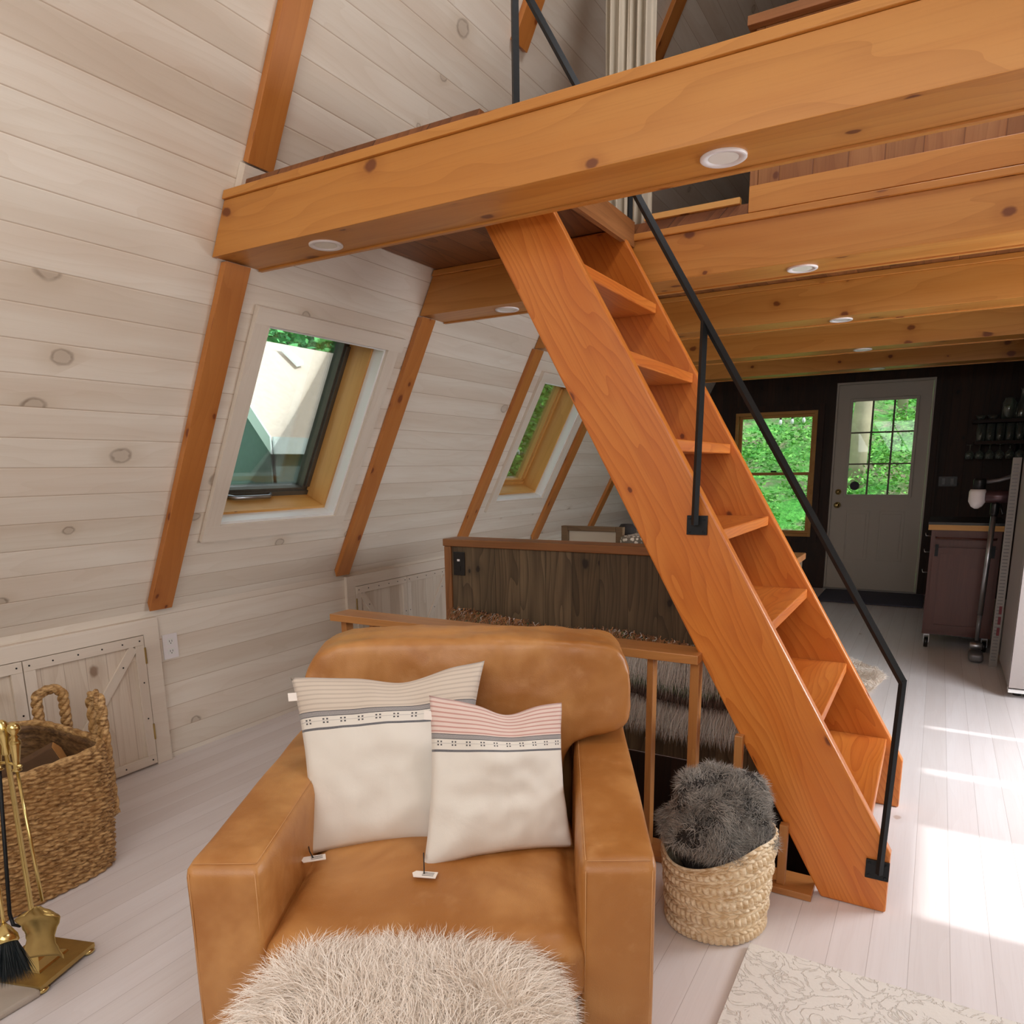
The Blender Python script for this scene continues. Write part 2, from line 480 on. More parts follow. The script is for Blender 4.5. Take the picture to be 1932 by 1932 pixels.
def box(bm, x0, x1, y0, y1, z0, z1, M=None):
    vs = [bm.verts.new((x, y, z)) for z in (z0, z1) for y in (y0, y1) for x in (x0, x1)]
    if M is not None:
        for v in vs: v.co = M @ v.co
    for q in ((0, 2, 3, 1), (4, 5, 7, 6), (0, 1, 5, 4), (2, 6, 7, 3), (0, 4, 6, 2), (1, 3, 7, 5)):
        bm.faces.new([vs[i] for i in q])
    return bm
def B(x0, x1, y0, y1, z0, z1, M=None):
    return box(bmesh.new(), x0, x1, y0, y1, z0, z1, M)
def prism(bm, pts, vec):
    """polygon pts (3d) extruded by vec"""
    a = [bm.verts.new(p) for p in pts]
    b = [bm.verts.new(Vector(p) + Vector(vec)) for p in pts]
    n = len(pts)
    bm.faces.new(a[::-1]); bm.faces.new(b)
    for i in range(n):
        bm.faces.new((a[i], a[(i + 1) % n], b[(i + 1) % n], b[i]))
    bmesh.ops.recalc_face_normals(bm, faces=bm.faces)
    return bm
def tube(bm, pts, r, seg=10, caps=True, square=False):
    pts = [Vector(p) for p in pts]
    rs = r if isinstance(r, (list, tuple)) else [r] * len(pts)
    rings = []
    up = None
    for i, p in enumerate(pts):
        t = (pts[min(i + 1, len(pts) - 1)] - pts[max(i - 1, 0)]).normalized()
        if up is None:
            up = t.orthogonal().normalized()
        up = (up - t * up.dot(t)).normalized()
        s = t.cross(up)
        rings.append([bm.verts.new(p + (up * math.cos(2 * PI * k / seg + (PI / 4 if square else 0)) + s * math.sin(2 * PI * k / seg + (PI / 4 if square else 0))) * rs[i]) for k in range(seg)])
    for a, b in zip(rings, rings[1:]):
        for k in range(seg):
            bm.faces.new((a[k], a[(k + 1) % seg], b[(k + 1) % seg], b[k]))
    if caps:
        bm.faces.new(rings[0][::-1]); bm.faces.new(rings[-1])
    bmesh.ops.recalc_face_normals(bm, faces=bm.faces)
    return bm
def lathe(bm, prof, seg=24, M=None, capb=True, capt=True):
    rings = []
    for r, z in prof:
        rings.append([bm.verts.new((r * math.cos(2 * PI * k / seg), r * math.sin(2 * PI * k / seg), z)) for k in range(seg)])
    for a, b in zip(rings, rings[1:]):
        for k in range(seg):
            bm.faces.new((a[k], a[(k + 1) % seg], b[(k + 1) % seg], b[k]))
    if capb: bm.faces.new(rings[0][::-1])
    if capt: bm.faces.new(rings[-1])
    if M is not None:
        for rr in rings:
            for v in rr: v.co = M @ v.co
    return bm
def rbox(cx, cy, cz, sx, sy, sz, n=16, rad=0.04, puff=0.0, nz=0.0, ns=6.0, M=None, seed=0.0):
    """soft box: rounded edges, optional puff and wrinkle noise"""
    bm = bmesh.new()
    bmesh.ops.create_cube(bm, size=2.0)
    bmesh.ops.subdivide_edges(bm, edges=bm.edges[:], cuts=n, use_grid_fill=True)
    for v in bm.verts:
        p = v.co.copy()
        q = Vector((p.x * sx, p.y * sy, p.z * sz))
        inner = Vector((max(-sx + rad, min(sx - rad, q.x)), max(-sy + rad, min(sy - rad, q.y)), max(-sz + rad, min(sz - rad, q.z))))
        d = q - inner
        if d.length > 1e-9:
            q = inner + d.normalized() * rad
        if puff:
            fx, fy, fz = 1 - p.x ** 2, 1 - p.y ** 2, 1 - p.z ** 2
            q.x += puff * p.x * fy * fz; q.y += puff * p.y * fx * fz; q.z += puff * p.z * fx * fy
        if nz:
            k = noise.noise(q * ns + Vector((seed, seed, 0)))
            q += q.normalized() * k * nz
        v.co = q + Vector((cx, cy, cz))
    if M is not None:
        for v in bm.verts: v.co = M @ v.co
    return bm

def strands(name, roots, dirs, length, width, mat, parent=None, bend=(0, 0, -1), bendamt=0.4, jitter=0.35, seg=4, seed=1, wave=0.0):
    """flat tapered fibres as one mesh"""
    rs = np.random.RandomState(seed)
    roots = np.asarray(roots, float); dirs = np.asarray(dirs, float)
    N = len(roots)
    d = dirs + rs.normal(0, jitter, (N, 3)); d /= np.linalg.norm(d, axis=1)[:, None] + 1e-9
    L = (length * rs.uniform(0.6, 1.25, N))[:, None] if np.isscalar(length) else (np.asarray(length) * rs.uniform(0.7, 1.15, N))[:, None]
    bend = np.asarray(bend, float) if np.ndim(bend) > 1 else np.tile(np.asarray(bend, float), (N, 1))
    side = np.cross(d, rs.normal(0, 1, (N, 3))); side /= np.linalg.norm(side, axis=1)[:, None] + 1e-9
    ph = rs.uniform(0, 6.28, N)[:, None]
    V = []; 
    for i in range(seg + 1):
        t = i / seg
        p = roots + d * L * t + bend * L * bendamt * t * t + side * L * wave * np.sin(t * 5 + ph)
        if i < seg:
            wd = width * (1 - 0.75 * t) * 0.5
            V.append(p - side * wd); V.append(p + side * wd)
        else:
            V.append(p)
    nv = 2 * seg + 1
    verts = np.stack(V, 1).reshape(-1, 3)
    faces = []; 
    base = np.arange(N)[:, None] * nv
    quads = []
    for i in range(seg - 1):
        quads.append(base + np.array([[2 * i, 2 * i + 1, 2 * i + 3, 2 * i + 2]]))
    tri = base + np.array([[2 * seg - 2, 2 * seg - 1, 2 * seg]])
    q = np.concatenate(quads, 1).reshape(-1, 4) if seg > 1 else np.zeros((0, 4), int)
    me = bpy.data.meshes.new(name)
    me.vertices.add(len(verts)); me.vertices.foreach_set('co', verts.ravel())
    loops = np.concatenate([q.ravel(), tri.ravel()])
    me.loops.add(len(loops)); me.loops.foreach_set('vertex_index', loops.astype(np.int32))
    st = np.concatenate([np.arange(len(q)) * 4, len(q) * 4 + np.arange(len(tri)) * 3])
    me.polygons.add(len(st)); me.polygons.foreach_set('loop_start', st.astype(np.int32))
    me.update(calc_edges=True); me.validate()
    uvl = me.uv_layers.new(name='UVMap')
    tt = np.tile(np.concatenate([np.repeat(np.arange(seg) / seg, 2), [1.0]]), N)
    li = np.zeros(len(me.loops), np.int32); me.loops.foreach_get('vertex_index', li)
    uv = np.zeros((len(li), 2)); uv[:, 1] = tt[li]
    uvl.data.foreach_set('uv', uv.ravel())
    me.materials.append(MAT[mat])
    o = bpy.data.objects.new(name, me)
    C.objects.link(o)
    if parent is not None: o.parent = parent
    return o
def sample_surface(me, N, seed=1, filt=None):
    rs = np.random.RandomState(seed)
    me.calc_loop_triangles()
    T = np.zeros(len(me.loop_triangles) * 3, np.int32); me.loop_triangles.foreach_get('vertices', T); T = T.reshape(-1, 3)
    co = np.zeros(len(me.vertices) * 3); me.vertices.foreach_get('co', co); co = co.reshape(-1, 3)
    a, b, c = co[T[:, 0]], co[T[:, 1]], co[T[:, 2]]
    nr = np.cross(b - a, c - a); ar = np.linalg.norm(nr, axis=1); nr /= ar[:, None] + 1e-12
    if filt is not None:
        ar = ar * filt((a + b + c) / 3, nr)
    idx = rs.choice(len(T), N, p=ar / ar.sum())
    u = rs.rand(N); v = rs.rand(N); m = u + v > 1; u[m] = 1 - u[m]; v[m] = 1 - v[m]
    P = a[idx] + (b - a)[idx] * u[:, None] + (c - a)[idx] * v[:, None]
    return P, nr[idx]
def grid_mesh(P, closed_u=False):
    """P: array (nu, nv, 3)"""
    nu, nv = P.shape[:2]
    bm = bmesh.new()
    vs = [[bm.verts.new(P[i, j]) for j in range(nv)] for i in range(nu)]
    for i in range(nu if closed_u else nu - 1):
        for j in range(nv - 1):
            a = vs[i][j]; b = vs[(i + 1) % nu][j]; c = vs[(i + 1) % nu][j + 1]; d = vs[i][j + 1]
            bm.faces.new((a, b, c, d))
    return bm

# ---------------------------------------------------------------- house geometry
TH = math.radians(63); CT, ST = math.cos(TH), math.sin(TH)
X0, Z0, XR = -2.885, 0.68, -0.51
SMAX = (XR - X0) / CT
YF, YB = -1.25, 8.1
def S(s, y, h=0.0, right=False):
    x = X0 + s * CT + h * ST; z = Z0 + s * ST - h * CT
    if right: x = 2 * XR - x
    return Vector((x, y, z))
def s_of_z(z): return (z - Z0) / ST
def x_of_z(z): return X0 + (z - Z0) / math.tan(TH)
X1 = 2 * XR - X0

def slope_wall(name, label, holes, right):
    ss = sorted({0.0, SMAX} | {h[0] for h in holes} | {h[1] for h in holes})
    ys = sorted({YF, YB} | {h[2] for h in holes} | {h[3] for h in holes})
    bm = bmesh.new(); vs = {}
    lay = bm.loops.layers.uv.new('UVMap')
    def vert(s, y):
        k = (s, y)
        if k not in vs: vs[k] = bm.verts.new(S(s, y, 0, right))
        return vs[k]
    for a, b in zip(ss, ss[1:]):
        for c, d in zip(ys, ys[1:]):
            if any(h[0] <= a and b <= h[1] and h[2] <= c and d <= h[3] for h in holes): continue
            q = [(a, c), (b, c), (b, d), (a, d)]
            f = bm.faces.new([vert(*p) for p in q])
            f.normal_update()
            inward = f.normal.x > 0 if not right else f.normal.x < 0
            if not inward: f.normal_flip()
            for l in f.loops:
                for p in q:
                    if vs[p] is l.vert: l[lay].uv = (p[1], p[0])
    o = struct(name, bm, 'whitewashed_pine', label, keepuv=True)
    mod(o, 'SOLIDIFY', thickness=0.1, offset=-1)
    return o
SK = [(s_of_z(1.035), s_of_z(1.815), 2.12, 2.83), (s_of_z(1.035), s_of_z(1.815), 4.43, 5.14)]
slope_wall('wall_left', 'sloping left wall of whitewashed knotty pine boards', SK, False)
slope_wall('wall_right', 'sloping right wall of whitewashed pine boards, outside the frame', [(0.02, 0.50, 2.13, 2.74), (0.02, 0.50, 3.25, 3.31), (0.02, 0.50, 3.855, 3.895)], True)
struct('wall_light_block', B(1.15, 1.70, 4.66, 4.71, 0.001, 1.0), 'dark_board', 'unseen board added past the refrigerator to block side light, outside the frame')  # unseen board added to keep the side lamp off the kitchen floor

# knee walls
kb = bmesh.new(); box(kb, X0 - 0.1, X0, YF, YB, -0.02, Z0)
uvl = kb.loops.layers.uv.new('UVMap'); kb.normal_update()
for f in kb.faces:
    for l in f.loops: l[uvl].uv = (l.vert.co.y + 9.1, l.vert.co.z + 0.02)
struct('wall_knee_left', kb, 'whitewashed_pine', 'low upright whitewashed board wall under the slope', keepuv=True)
struct('wall_knee_right', B(X1, X1 + 0.1, YF, YB, -0.02, Z0), 'dark_board', 'low wall at the right side', grain=(0, 1, 0))

# floor with stair-well opening
WX0, WX1, WY0, WY1 = -2.02, -0.215, 2.205, 2.961
fb = bmesh.new()
xs = [X0 - 0.1, WX0, WX1, X1 + 0.1]; ys = [YF, WY0, WY1, YB + 0.1]
fv = {}
for x in xs:
    for y in ys: fv[(x, y)] = fb.verts.new((x, y, 0))
for a, b in zip(xs, xs[1:]):
    for c, d in zip(ys, ys[1:]):
        if a == WX0 and c == WY0: continue
        fb.faces.new((fv[(a, c)], fv[(b, c)], fv[(b, d)], fv[(a, d)]))
fb.normal_update(); fl = fb.loops.layers.uv.new('UVMap')
for f in fb.faces:
    for l in f.loops: l[fl].uv = (l.vert.co.y, l.vert.co.x)
fo = struct('floor', fb, 'floor_white', 'white painted plank floor', keepuv=True)
mod(fo, 'SOLIDIFY', thickness=0.03, offset=-1)
# well below the floor
e_ = 0.012
struct('wall_well_left', B(WX0, WX0 + e_, WY0, WY1, -2.2, -0.001), 'dark_board', 'dark boarding of the stair well, left side')
struct('wall_well_near', B(WX0 + e_, WX1 - e_, WY0, WY0 + e_, -2.2, -0.001), 'dark_board', 'dark boarding of the stair well, near side')
struct('wall_well_right', B(WX1 - e_, WX1, WY0, WY1, -2.2, -0.001), 'dark_board', 'dark boarding of the stair well, right side')
struct('wall_well_far', B(WX0 + e_, WX1 - e_, WY1 - e_, WY1, -2.2, -0.001), 'dark_board', 'dark boarding of the stair well, far side')
struct('floor_well', B(WX0 - 0.05, WX1 + 0.05, WY0 - 0.05, WY1 + 0.05, -2.25, -2.201), 'dark_board', 'dark floor at the bottom of the stair well', grain=(1, 0, 0))

# back wall (window + door openings), built of upright dark boards
WN = (-1.90, -1.13, 0.545, 1.775)     # window opening x0 x1 z0 z1
DR = (-0.95, -0.10, 0.0, 2.04)
def wall_xz(name, y, th, x0, x1, z0, z1, holes, mat, label, gable=False):
    xs = sorted({x0, x1, XR} | {h[0] for h in holes} | {h[1] for h in holes})
    zs = sorted({z0, z1} | {h[2] for h in holes} | {h[3] for h in holes})
    bm = bmesh.new(); vs = {}
    def vert(x, z):
        if (x, z) not in vs: vs[(x, z)] = bm.verts.new((x, y, z))
        return vs[(x, z)]
    for a, b in zip(xs, xs[1:]):
        for c, d in zip(zs, zs[1:]):
            if any(h[0] <= a and b <= h[1] and h[2] <= c and d <= h[3] for h in holes): continue
            bm.faces.new((vert(a, c), vert(b, c), vert(b, d), vert(a, d)))
    o = struct(name, bm, mat, label)
    mod(o, 'SOLIDIFY', thickness=th, offset=1 if False else 0)
    return o
wall_xz('wall_back', YB + 0.05, 0.1, X0, X1, 0, 2.2, [WN, DR], 'dark_board', 'dark brown boarded end wall with the door')
ub = bmesh.new()
prism(ub, [(x_of_z(2.2), YB, 2.2), (2 * XR - x_of_z(2.2), YB, 2.2), (XR, YB, Z0 + SMAX * ST)], (0, 0.1, 0))
struct('wall_back_upper', ub, 'dark_board', 'upper gable of the far end wall')

# front gable wall behind the camera
gb = bmesh.new()
zt_ = Z0 + SMAX * ST - 0.01
prism(gb, [(X0, YF - 0.04, 0), (X1, YF - 0.04, 0), (X1, YF - 0.04, Z0), (XR, YF - 0.04, zt_), (X0, YF - 0.04, Z0)], (0, 0.04, 0))
struct('wall_front', gb, 'whitewashed_pine', 'gable wall behind the camera', grain=(1, 0, 0))
# ---------------------------------------------------------------- skylights in the left slope
def sbox(bm, s0, s1, y0, y1, h0, h1):
    """box in slope coordinates (h>0 is into the room)"""
    vs = [bm.verts.new(S(s, y, h)) for h in (h0, h1) for y in (y0, y1) for s in (s0, s1)]
    for q in ((0, 2, 3, 1), (4, 5, 7, 6), (0, 1, 5, 4), (2, 6, 7, 3), (0, 4, 6, 2), (1, 3, 7, 5)):
        bm.faces.new([vs[i] for i in q])
    bmesh.ops.recalc_face_normals(bm, faces=bm.faces)
    return bm
GS = (CT, 0, ST)
def skylight(n, hole, label, jamb_mat, sash_mat):
    s0, s1, y0, y1 = hole
    root = thing('window_%d' % n, label, None, S((s0 + s1) / 2, (y0 + y1) / 2))
    root['kind'] = 'structure'
    T = Matrix.Translation(-root.location)
    def part(name, bm, mat, parent=root, **kw):
        bmesh.ops.transform(bm, matrix=T, verts=bm.verts)
        return obj(name, bm, mat, parent, **kw)
    t = 0.075
    part('trim', sbox(bmesh.new(), s0 - t, s0, y0 - t, y1 + t, 0.001, 0.02), 'whitewashed_trim', grain=(0, 1, 0))
    part('trim', sbox(bmesh.new(), s1, s1 + t * 0.85, y0 - t, y1 + t + 0.02, 0.001, 0.024), 'whitewashed_trim', grain=(0, 1, 0))
    part('trim', sbox(bmesh.new(), s0, s1, y0 - t, y0, 0.001, 0.02), 'whitewashed_trim', grain=GS)
    part('trim', sbox(bmesh.new(), s0, s1, y1, y1 + t, 0.001, 0.02), 'whitewashed_trim', grain=GS)
    # white painted liner
    bm = bmesh.new(); k = 0.012; d1 = -0.055
    sbox(bm, s0, s0 + k, y0, y1, d1, 0.006); sbox(bm, s1 - k, s1, y0, y1, d1, 0.006)
    sbox(bm, s0 + k, s1 - k, y0, y0 + k, d1, 0.006); sbox(bm, s0 + k, s1 - k, y1 - k, y1, d1, 0.006)
    part('liner', bm, 'white_paint')
    bm = bmesh.new(); k2 = 0.02; d2 = -0.19
    a0, a1, b0, b1 = s0 + 0.004, s1 - 0.004, y0 + 0.004, y1 - 0.004
    sbox(bm, a0, a0 + k2, b0, b1, d2, d1); part('sill', bm, jamb_mat, grain=(0, 1, 0))
    part('head_jamb', sbox(bmesh.new(), a1 - k2, a1, b0, b1, d2, d1), jamb_mat, grain=(0, 1, 0))
    for c0, c1 in ((b0, b0 + k2), (b1 - k2, b1)):
        part('side_jamb', sbox(bmesh.new(), a0 + k2, a1 - k2, c0, c1, d2, d1), jamb_mat, grain=GS)
    # sash
    e = 0.05
    bm = bmesh.new()
    q0, q1, r0, r1 = a0 + 0.005, a1 - 0.005, b0 + 0.005, b1 - 0.005
    for (u0, u1, v0, v1) in ((q0, q0 + e, r0, r1), (q1 - e, q1, r0, r1), (q0 + e, q1 - e, r0, r0 + e), (q0 + e, q1 - e, r1 - e, r1)):
        sbox(bm, u0, u1, v0, v1, d2 - 0.05, d2 - 0.001)
        sbox(bm, u0 + 0.01, u1 - 0.01 if u1 - u0 > 0.1 else u1 - 0.012, v0 + 0.01, v1 - 0.01 if v1 - v0 > 0.1 else v1 - 0.012, d2 - 0.001, d2 + 0.012)
    sa = part('sash', bm, sash_mat, grain=GS)
    part('glass', sbox(bmesh.new(), q0 + e, q1 - e, r0 + e, r1 - e, d2 - 0.035, d2 - 0.029), 'pane', parent=root)
    if n == 1:
        bm = bmesh.new()
        ym = (y0 + y1) / 2 - 0.05
        tube(bm, [S(q0 + 0.028, ym - 0.13, d2 + 0.014), S(q0 + 0.03, ym - 0.10, d2 + 0.04), S(q0 + 0.03, ym + 0.10, d2 + 0.04), S(q0 + 0.028, ym + 0.13, d2 + 0.014)], 0.010, 10)
        part('handle', bm, 'steel', smooth=True)
    # outside curb so no light leaks in round the sash
    bm = bmesh.new()
    for (u0, u1, v0, v1) in ((s0 - 0.08, s0 + 0.003, y0 - 0.08, y1 + 0.08), (s1 - 0.003, s1 + 0.08, y0 - 0.08, y1 + 0.08), (s0 + 0.003, s1 - 0.003, y0 - 0.08, y0 + 0.003), (s0 + 0.003, s1 - 0.003, y1 - 0.003, y1 + 0.08)):
        sbox(bm, u0, u1, v0, v1, -0.26, -0.101)
    part('curb', bm, 'sash_grey')
    return root
skylight(1, SK[0], 'near skylight in the left slope, looking out to a neighbouring roof', 'window_wood', 'sash_grey')
skylight(2, SK[1], 'far skylight in the left slope, half behind the stairs', 'window_wood', 'window_wood')

# unseen solid panes added behind the side and roof lamps; no light passes through
for n_, (a_, b_, c_, d_) in ((4, (0.62, 1.45, 2.70, 4.00)), (5, (3.05, 3.95, 1.55, 2.30))):
    r_ = thing('window_%d' % n_, 'framed opaque pane added behind a lamp on the right slope, outside the frame', None, S((a_ + b_) / 2, (c_ + d_) / 2, 0, True)); r_['kind'] = 'structure'
    T = Matrix.Translation(-r_.location)
    def rbx(name, s0, s1, y0, y1, h0, h1, mat):
        bm = bmesh.new()
        prism(bm, [S(s0, y0, h0, True), S(s1, y0, h0, True), S(s1, y0, h1, True), S(s0, y0, h1, True)], (0, y1 - y0, 0))
        bmesh.ops.transform(bm, matrix=T, verts=bm.verts); obj(name, bm, mat, r_)
    rbx('pane', a_, b_, c_, d_, 0.002, 0.008, 'white_plastic')
    for q in ((a_ - 0.07, a_, c_ - 0.07, d_ + 0.07), (b_, b_ + 0.07, c_ - 0.07, d_ + 0.07), (a_, b_, c_ - 0.07, c_), (a_, b_, d_, d_ + 0.07)):
        rbx('trim', *q, 0.002, 0.02, 'whitewashed_trim')

# ---------------------------------------------------------------- rafters, beams, loft
BY = [1.82, 2.99, 4.15, 5.30, 6.42]
RY = [1.86, 2.985, 4.13, 5.27, 6.40]
ZB, ZT = 1.975, 2.165
ZL = 2.205
rn = ['nearest rafter strip, left of the near skylight', 'second rafter strip, between the two skylights', 'third rafter strip, left edge of the far skylight',
      'fourth rafter strip, just behind the far skylight', 'fifth rafter strip, short piece half hidden by the stairs']
un = ['stubby orange rafter strip above the left end of the nearest beam', 'orange rafter strip behind the black upper post', 'darker rafter strip above the loft, right of the curtain',
      'fourth rafter strip over the loft', 'fifth rafter strip over the loft']
for i, y in enumerate(RY):
    sa, sb = 0.012, s_of_z(ZB) - 0.002
    bm = bmesh.new()
    zc = ZB - 0.0055
    pts = [S(sa + 0.03, y, 0.001), S(sa, y + 0.0, 0.026), S((zc - Z0 + 0.026 * CT) / ST, y, 0.026), S((zc - Z0 + 0.001 * CT) / ST, y, 0.001)]
    prism(bm, pts, (0, 0.108, 0))
    tag(obj('rafter', bm, 'rafter_pine', grain=GS, bevel=0.002), 'lower ' + rn[i], 'rafter', 'rafter strips below the loft')
    if i < 3:
        s0 = s_of_z(2.26) if i == 0 else s_of_z(3.0) if i == 1 else s_of_z(2.3)
        bm = bmesh.new()
        sbox(bm, s0, 4.9, y, y + 0.108, 0.001, 0.026)
        tag(obj('rafter', bm, 'rafter_pine', grain=GS, bevel=0.002), un[i], 'rafter', 'rafter strips above the loft')
# small whitewashed block at the foot of the first upper rafter
tag(obj('trim_block', sbox(bmesh.new(), s_of_z(2.168), s_of_z(2.255), 1.85, 2.0, 0.001, 0.03), 'whitewashed_trim', grain=(0, 1, 0)),
    'small whitewashed block between the nearest beam and the rafter above it', 'trim block')

bl = ['nearest and largest orange pine beam, crossing above the staircase', 'second orange pine beam, meeting the top of the stairs', 'third orange pine ceiling beam from the front',
      'fourth orange pine ceiling beam from the front', 'farthest orange pine ceiling beam, just before the dark end wall']
for i, y in enumerate(BY):
    root = thing('ceiling_beam', bl[i], 'beam', (XR, y + 0.11, ZB), group='pine beams under the loft')
    T = Matrix.Translation(-root.location)
    def xz(z, d=0.0): return x_of_z(z) + 0.004 + d
    def beam_piece(z0, z1, y0, y1):
        bm = bmesh.new()
        prism(bm, [(xz(z0), y0, z0), (xz(z1), y0, z1), (2 * XR - xz(z1), y0, z1), (2 * XR - xz(z0), y0, z0)], (0, y1 - y0, 0))
        bmesh.ops.transform(bm, matrix=T, verts=bm.verts)
        return bm
    obj('fascia', beam_piece(ZB, ZT - 0.026, y, y + 0.019), 'beam_pine', root, grain=(1, 0, 0), bevel=0.0015)
    obj('soffit', beam_piece(ZB + 0.002, ZB + 0.02, y + 0.0195, y + 0.199), 'beam_pine', root, grain=(1, 0, 0))
    obj('fascia', beam_piece(ZB - 0.004, ZT, y + 0.2, y + 0.218), 'beam_pine', root, grain=(1, 0, 0), bevel=0.0015)
    obj('top_strip', beam_piece(ZT - 0.0255, ZT, y - 0.011, y + 0.199), 'beam_pine', root, grain=(1, 0, 0), bevel=0.003)

# loft floor planks
HX = -1.16
def loft_piece(name, pts, z0, z1, label, mat='loft_plank', grain=(0, 1, 0)):
    bm = bmesh.new(); prism(bm, [(p[0], p[1], z0) for p in pts], (0, 0, z1 - z0))
    return struct(name, bm, mat, label, grain=grain)
xa = x_of_z(ZT + 0.001) + 0.02
loft_piece('floor_loft', [(xa, 1.865), (HX, 1.865), (HX, 3.0), (xa, 3.0)], ZT + 0.0005, ZL, 'dark plank floor of the loft landing')
loft_piece('floor_loft_far', [(xa, 3.0), (2 * XR - xa, 3.0), (2 * XR - xa, YB), (xa, YB)], ZT + 0.0005, ZL, 'dark plank floor of the sleeping loft')
tag(obj('edge_board', B(HX, HX + 0.02, 2.045, 2.985, ZT - 0.05, ZL + 0.004), 'cap_wood', grain=(0, 1, 0), bevel=0.002), 'short brown edge board at the loft opening above the stairs', 'edge board')
tag(obj('nosing_strip', B(HX + 0.06, -0.73, 2.982, 3.012, ZL + 0.001, ZL + 0.022), 'window_wood', grain=(1, 0, 0), bevel=0.002), 'pale wooden floor strip along the loft edge beside the half wall', 'floor strip')

# half wall of the loft
hw = thing('half_wall', 'orange boarded half wall guarding the sleeping loft', 'half wall', (0.2, 3.06, ZL))
T = Matrix.Translation(-hw.location)
def hp(name, x0, x1, y0, y1, z0, z1, mat, grain):
    bm = B(x0, x1, y0, y1, z0, z1); bmesh.ops.transform(bm, matrix=T, verts=bm.verts)
    return obj(name, bm, mat, hw, grain=grain, bevel=0.002)
xe = 0.80
hp('board_panel', -0.675, xe, 3.015, 3.04, ZL + 0.001, 2.78, 'orange_board', (0, 0, 1))
hp('base_board', -0.70, xe, 2.992, 3.014, ZL - 0.035, ZL + 0.055, 'beam_pine', (1, 0, 0))
hp('corner_post', -0.705, -0.676, 3.015, 3.10, ZL + 0.056, 2.78, 'cap_wood', (0, 0, 1))
hp('cap_rail', -0.73, xe, 2.98, 3.11, 2.781, 2.812, 'cap_wood', (1, 0, 0))

# white curtain hanging in the loft
def curtain():
    nu, nv = 90, 24
    P = np.zeros((nu, nv, 3))
    for i in range(nu):
        for j in range(nv):
            a = i / (nu - 1); z = ZL + 0.02 + (3.55 - ZL) * j / (nv - 1)
            P[i, j] = (-1.345 + 0.205 * a, 3.16 + 0.022 * math.sin(a * 34 + 0.3 * math.sin(j * 0.3)) + 0.008 * math.sin(a * 77), z)
    o = obj('curtain', grid_mesh(P), 'curtain_cloth', smooth=True)
    mod(o, 'SOLIDIFY', thickness=0.002, offset=0)
    tag(o, 'narrow white gathered curtain hanging in the loft above the stairs', 'curtain')
curtain()
tag(obj('curtain_rod', tube(bmesh.new(), [(x_of_z(3.56) + 0.02, 3.16, 3.56), (XR * 2 - x_of_z(3.56) - 0.02, 3.16, 3.56)], 0.012, 10), 'iron', smooth=True), 'thin rod holding the loft curtain', 'curtain rod')

# recessed lights
ldefs = [(-1.80, 0, 'round white downlight near the left end of the nearest beam'), (-0.515, 0, 'largest round white downlight, right part of the nearest beam'),
         (-1.80, 1, 'small white downlight near the left end of the second beam'), (-0.515, 1, 'white downlight in the second beam, right of the handrail'),
         (-0.505, 2, 'small white downlight under the third beam'), (-0.50, 3, 'thin looking white downlight under the fourth beam'),
         (-0.49, 4, 'farthest white downlight, under the last beam')]
first = None
for x, bi, lab in ldefs:
    loc = (x, BY[bi] + 0.109, ZB + 0.002)
    if first is None:
        r = thing('recessed_light', lab, 'downlight', loc, group='downlights set into the beams')
        bm = bmesh.new()
        lathe(bm, [(0.036, -0.0005), (0.036, -0.003), (0.052, -0.006), (0.055, -0.004), (0.055, 0.0)], 40, capb=False, capt=False)
        obj('trim_ring', bm, 'white_plastic', r, smooth=True)
        bm = bmesh.new(); lathe(bm, [(0.0355, -0.003), (0.0355, -0.0005)], 40)
        obj('lens', bm, 'bulb', r)
        first = r
    else:
        r = first.copy(); C.objects.link(r); r.location = loc; r['label'] = lab
        for ch in first.children:
            c = ch.copy(); C.objects.link(c); c.parent = r

# ---------------------------------------------------------------- staircase
st = thing('loft_staircase', 'steep orange fir ladder stair with open treads rising to the loft', 'staircase', (-0.1, 2.53, 0))
T = Matrix.Translation(-st.location)
def sp_(name, bm, mat, grain, **kw):
    bmesh.ops.transform(bm, matrix=T, verts=bm.verts)
    return obj(name, bm, mat, st, grain=grain, **kw)
SL = -0.5735   # dx/dz of the stringers
def xf(z): return 0.078 + SL * z       # front edge
def xb(z): return -0.198 + SL * z * 0.975   # back edge
sg = (SL, 0, 1)
for y0, y1, x_top in ((2.134, 2.172, HX), (2.883, 2.921, HX)):
    zt = 2.163
    pts = [(-0.198, 0.001), (-0.026, 0.001), (-0.026, (0.078 + 0.026) / -SL * 1.0), (xf(zt), zt), (xb(zt), zt)]
    bm = bmesh.new(); prism(bm, [(p[0], y0, p[1]) for p in pts], (0, y1 - y0, 0))
    sp_('stringer', bm, 'stair_fir', sg, bevel=0.006)
for k in range(1, 8):
    z = 0.262 + (k - 1) * 0.268
    xfr = xf(z) - 0.012
    bm = B(xfr - 0.235, xfr, 2.173, 2.882, z - 0.036, z)
    sp_('tread', bm, 'tread_fir', (0, 1, 0), bevel=0.004)

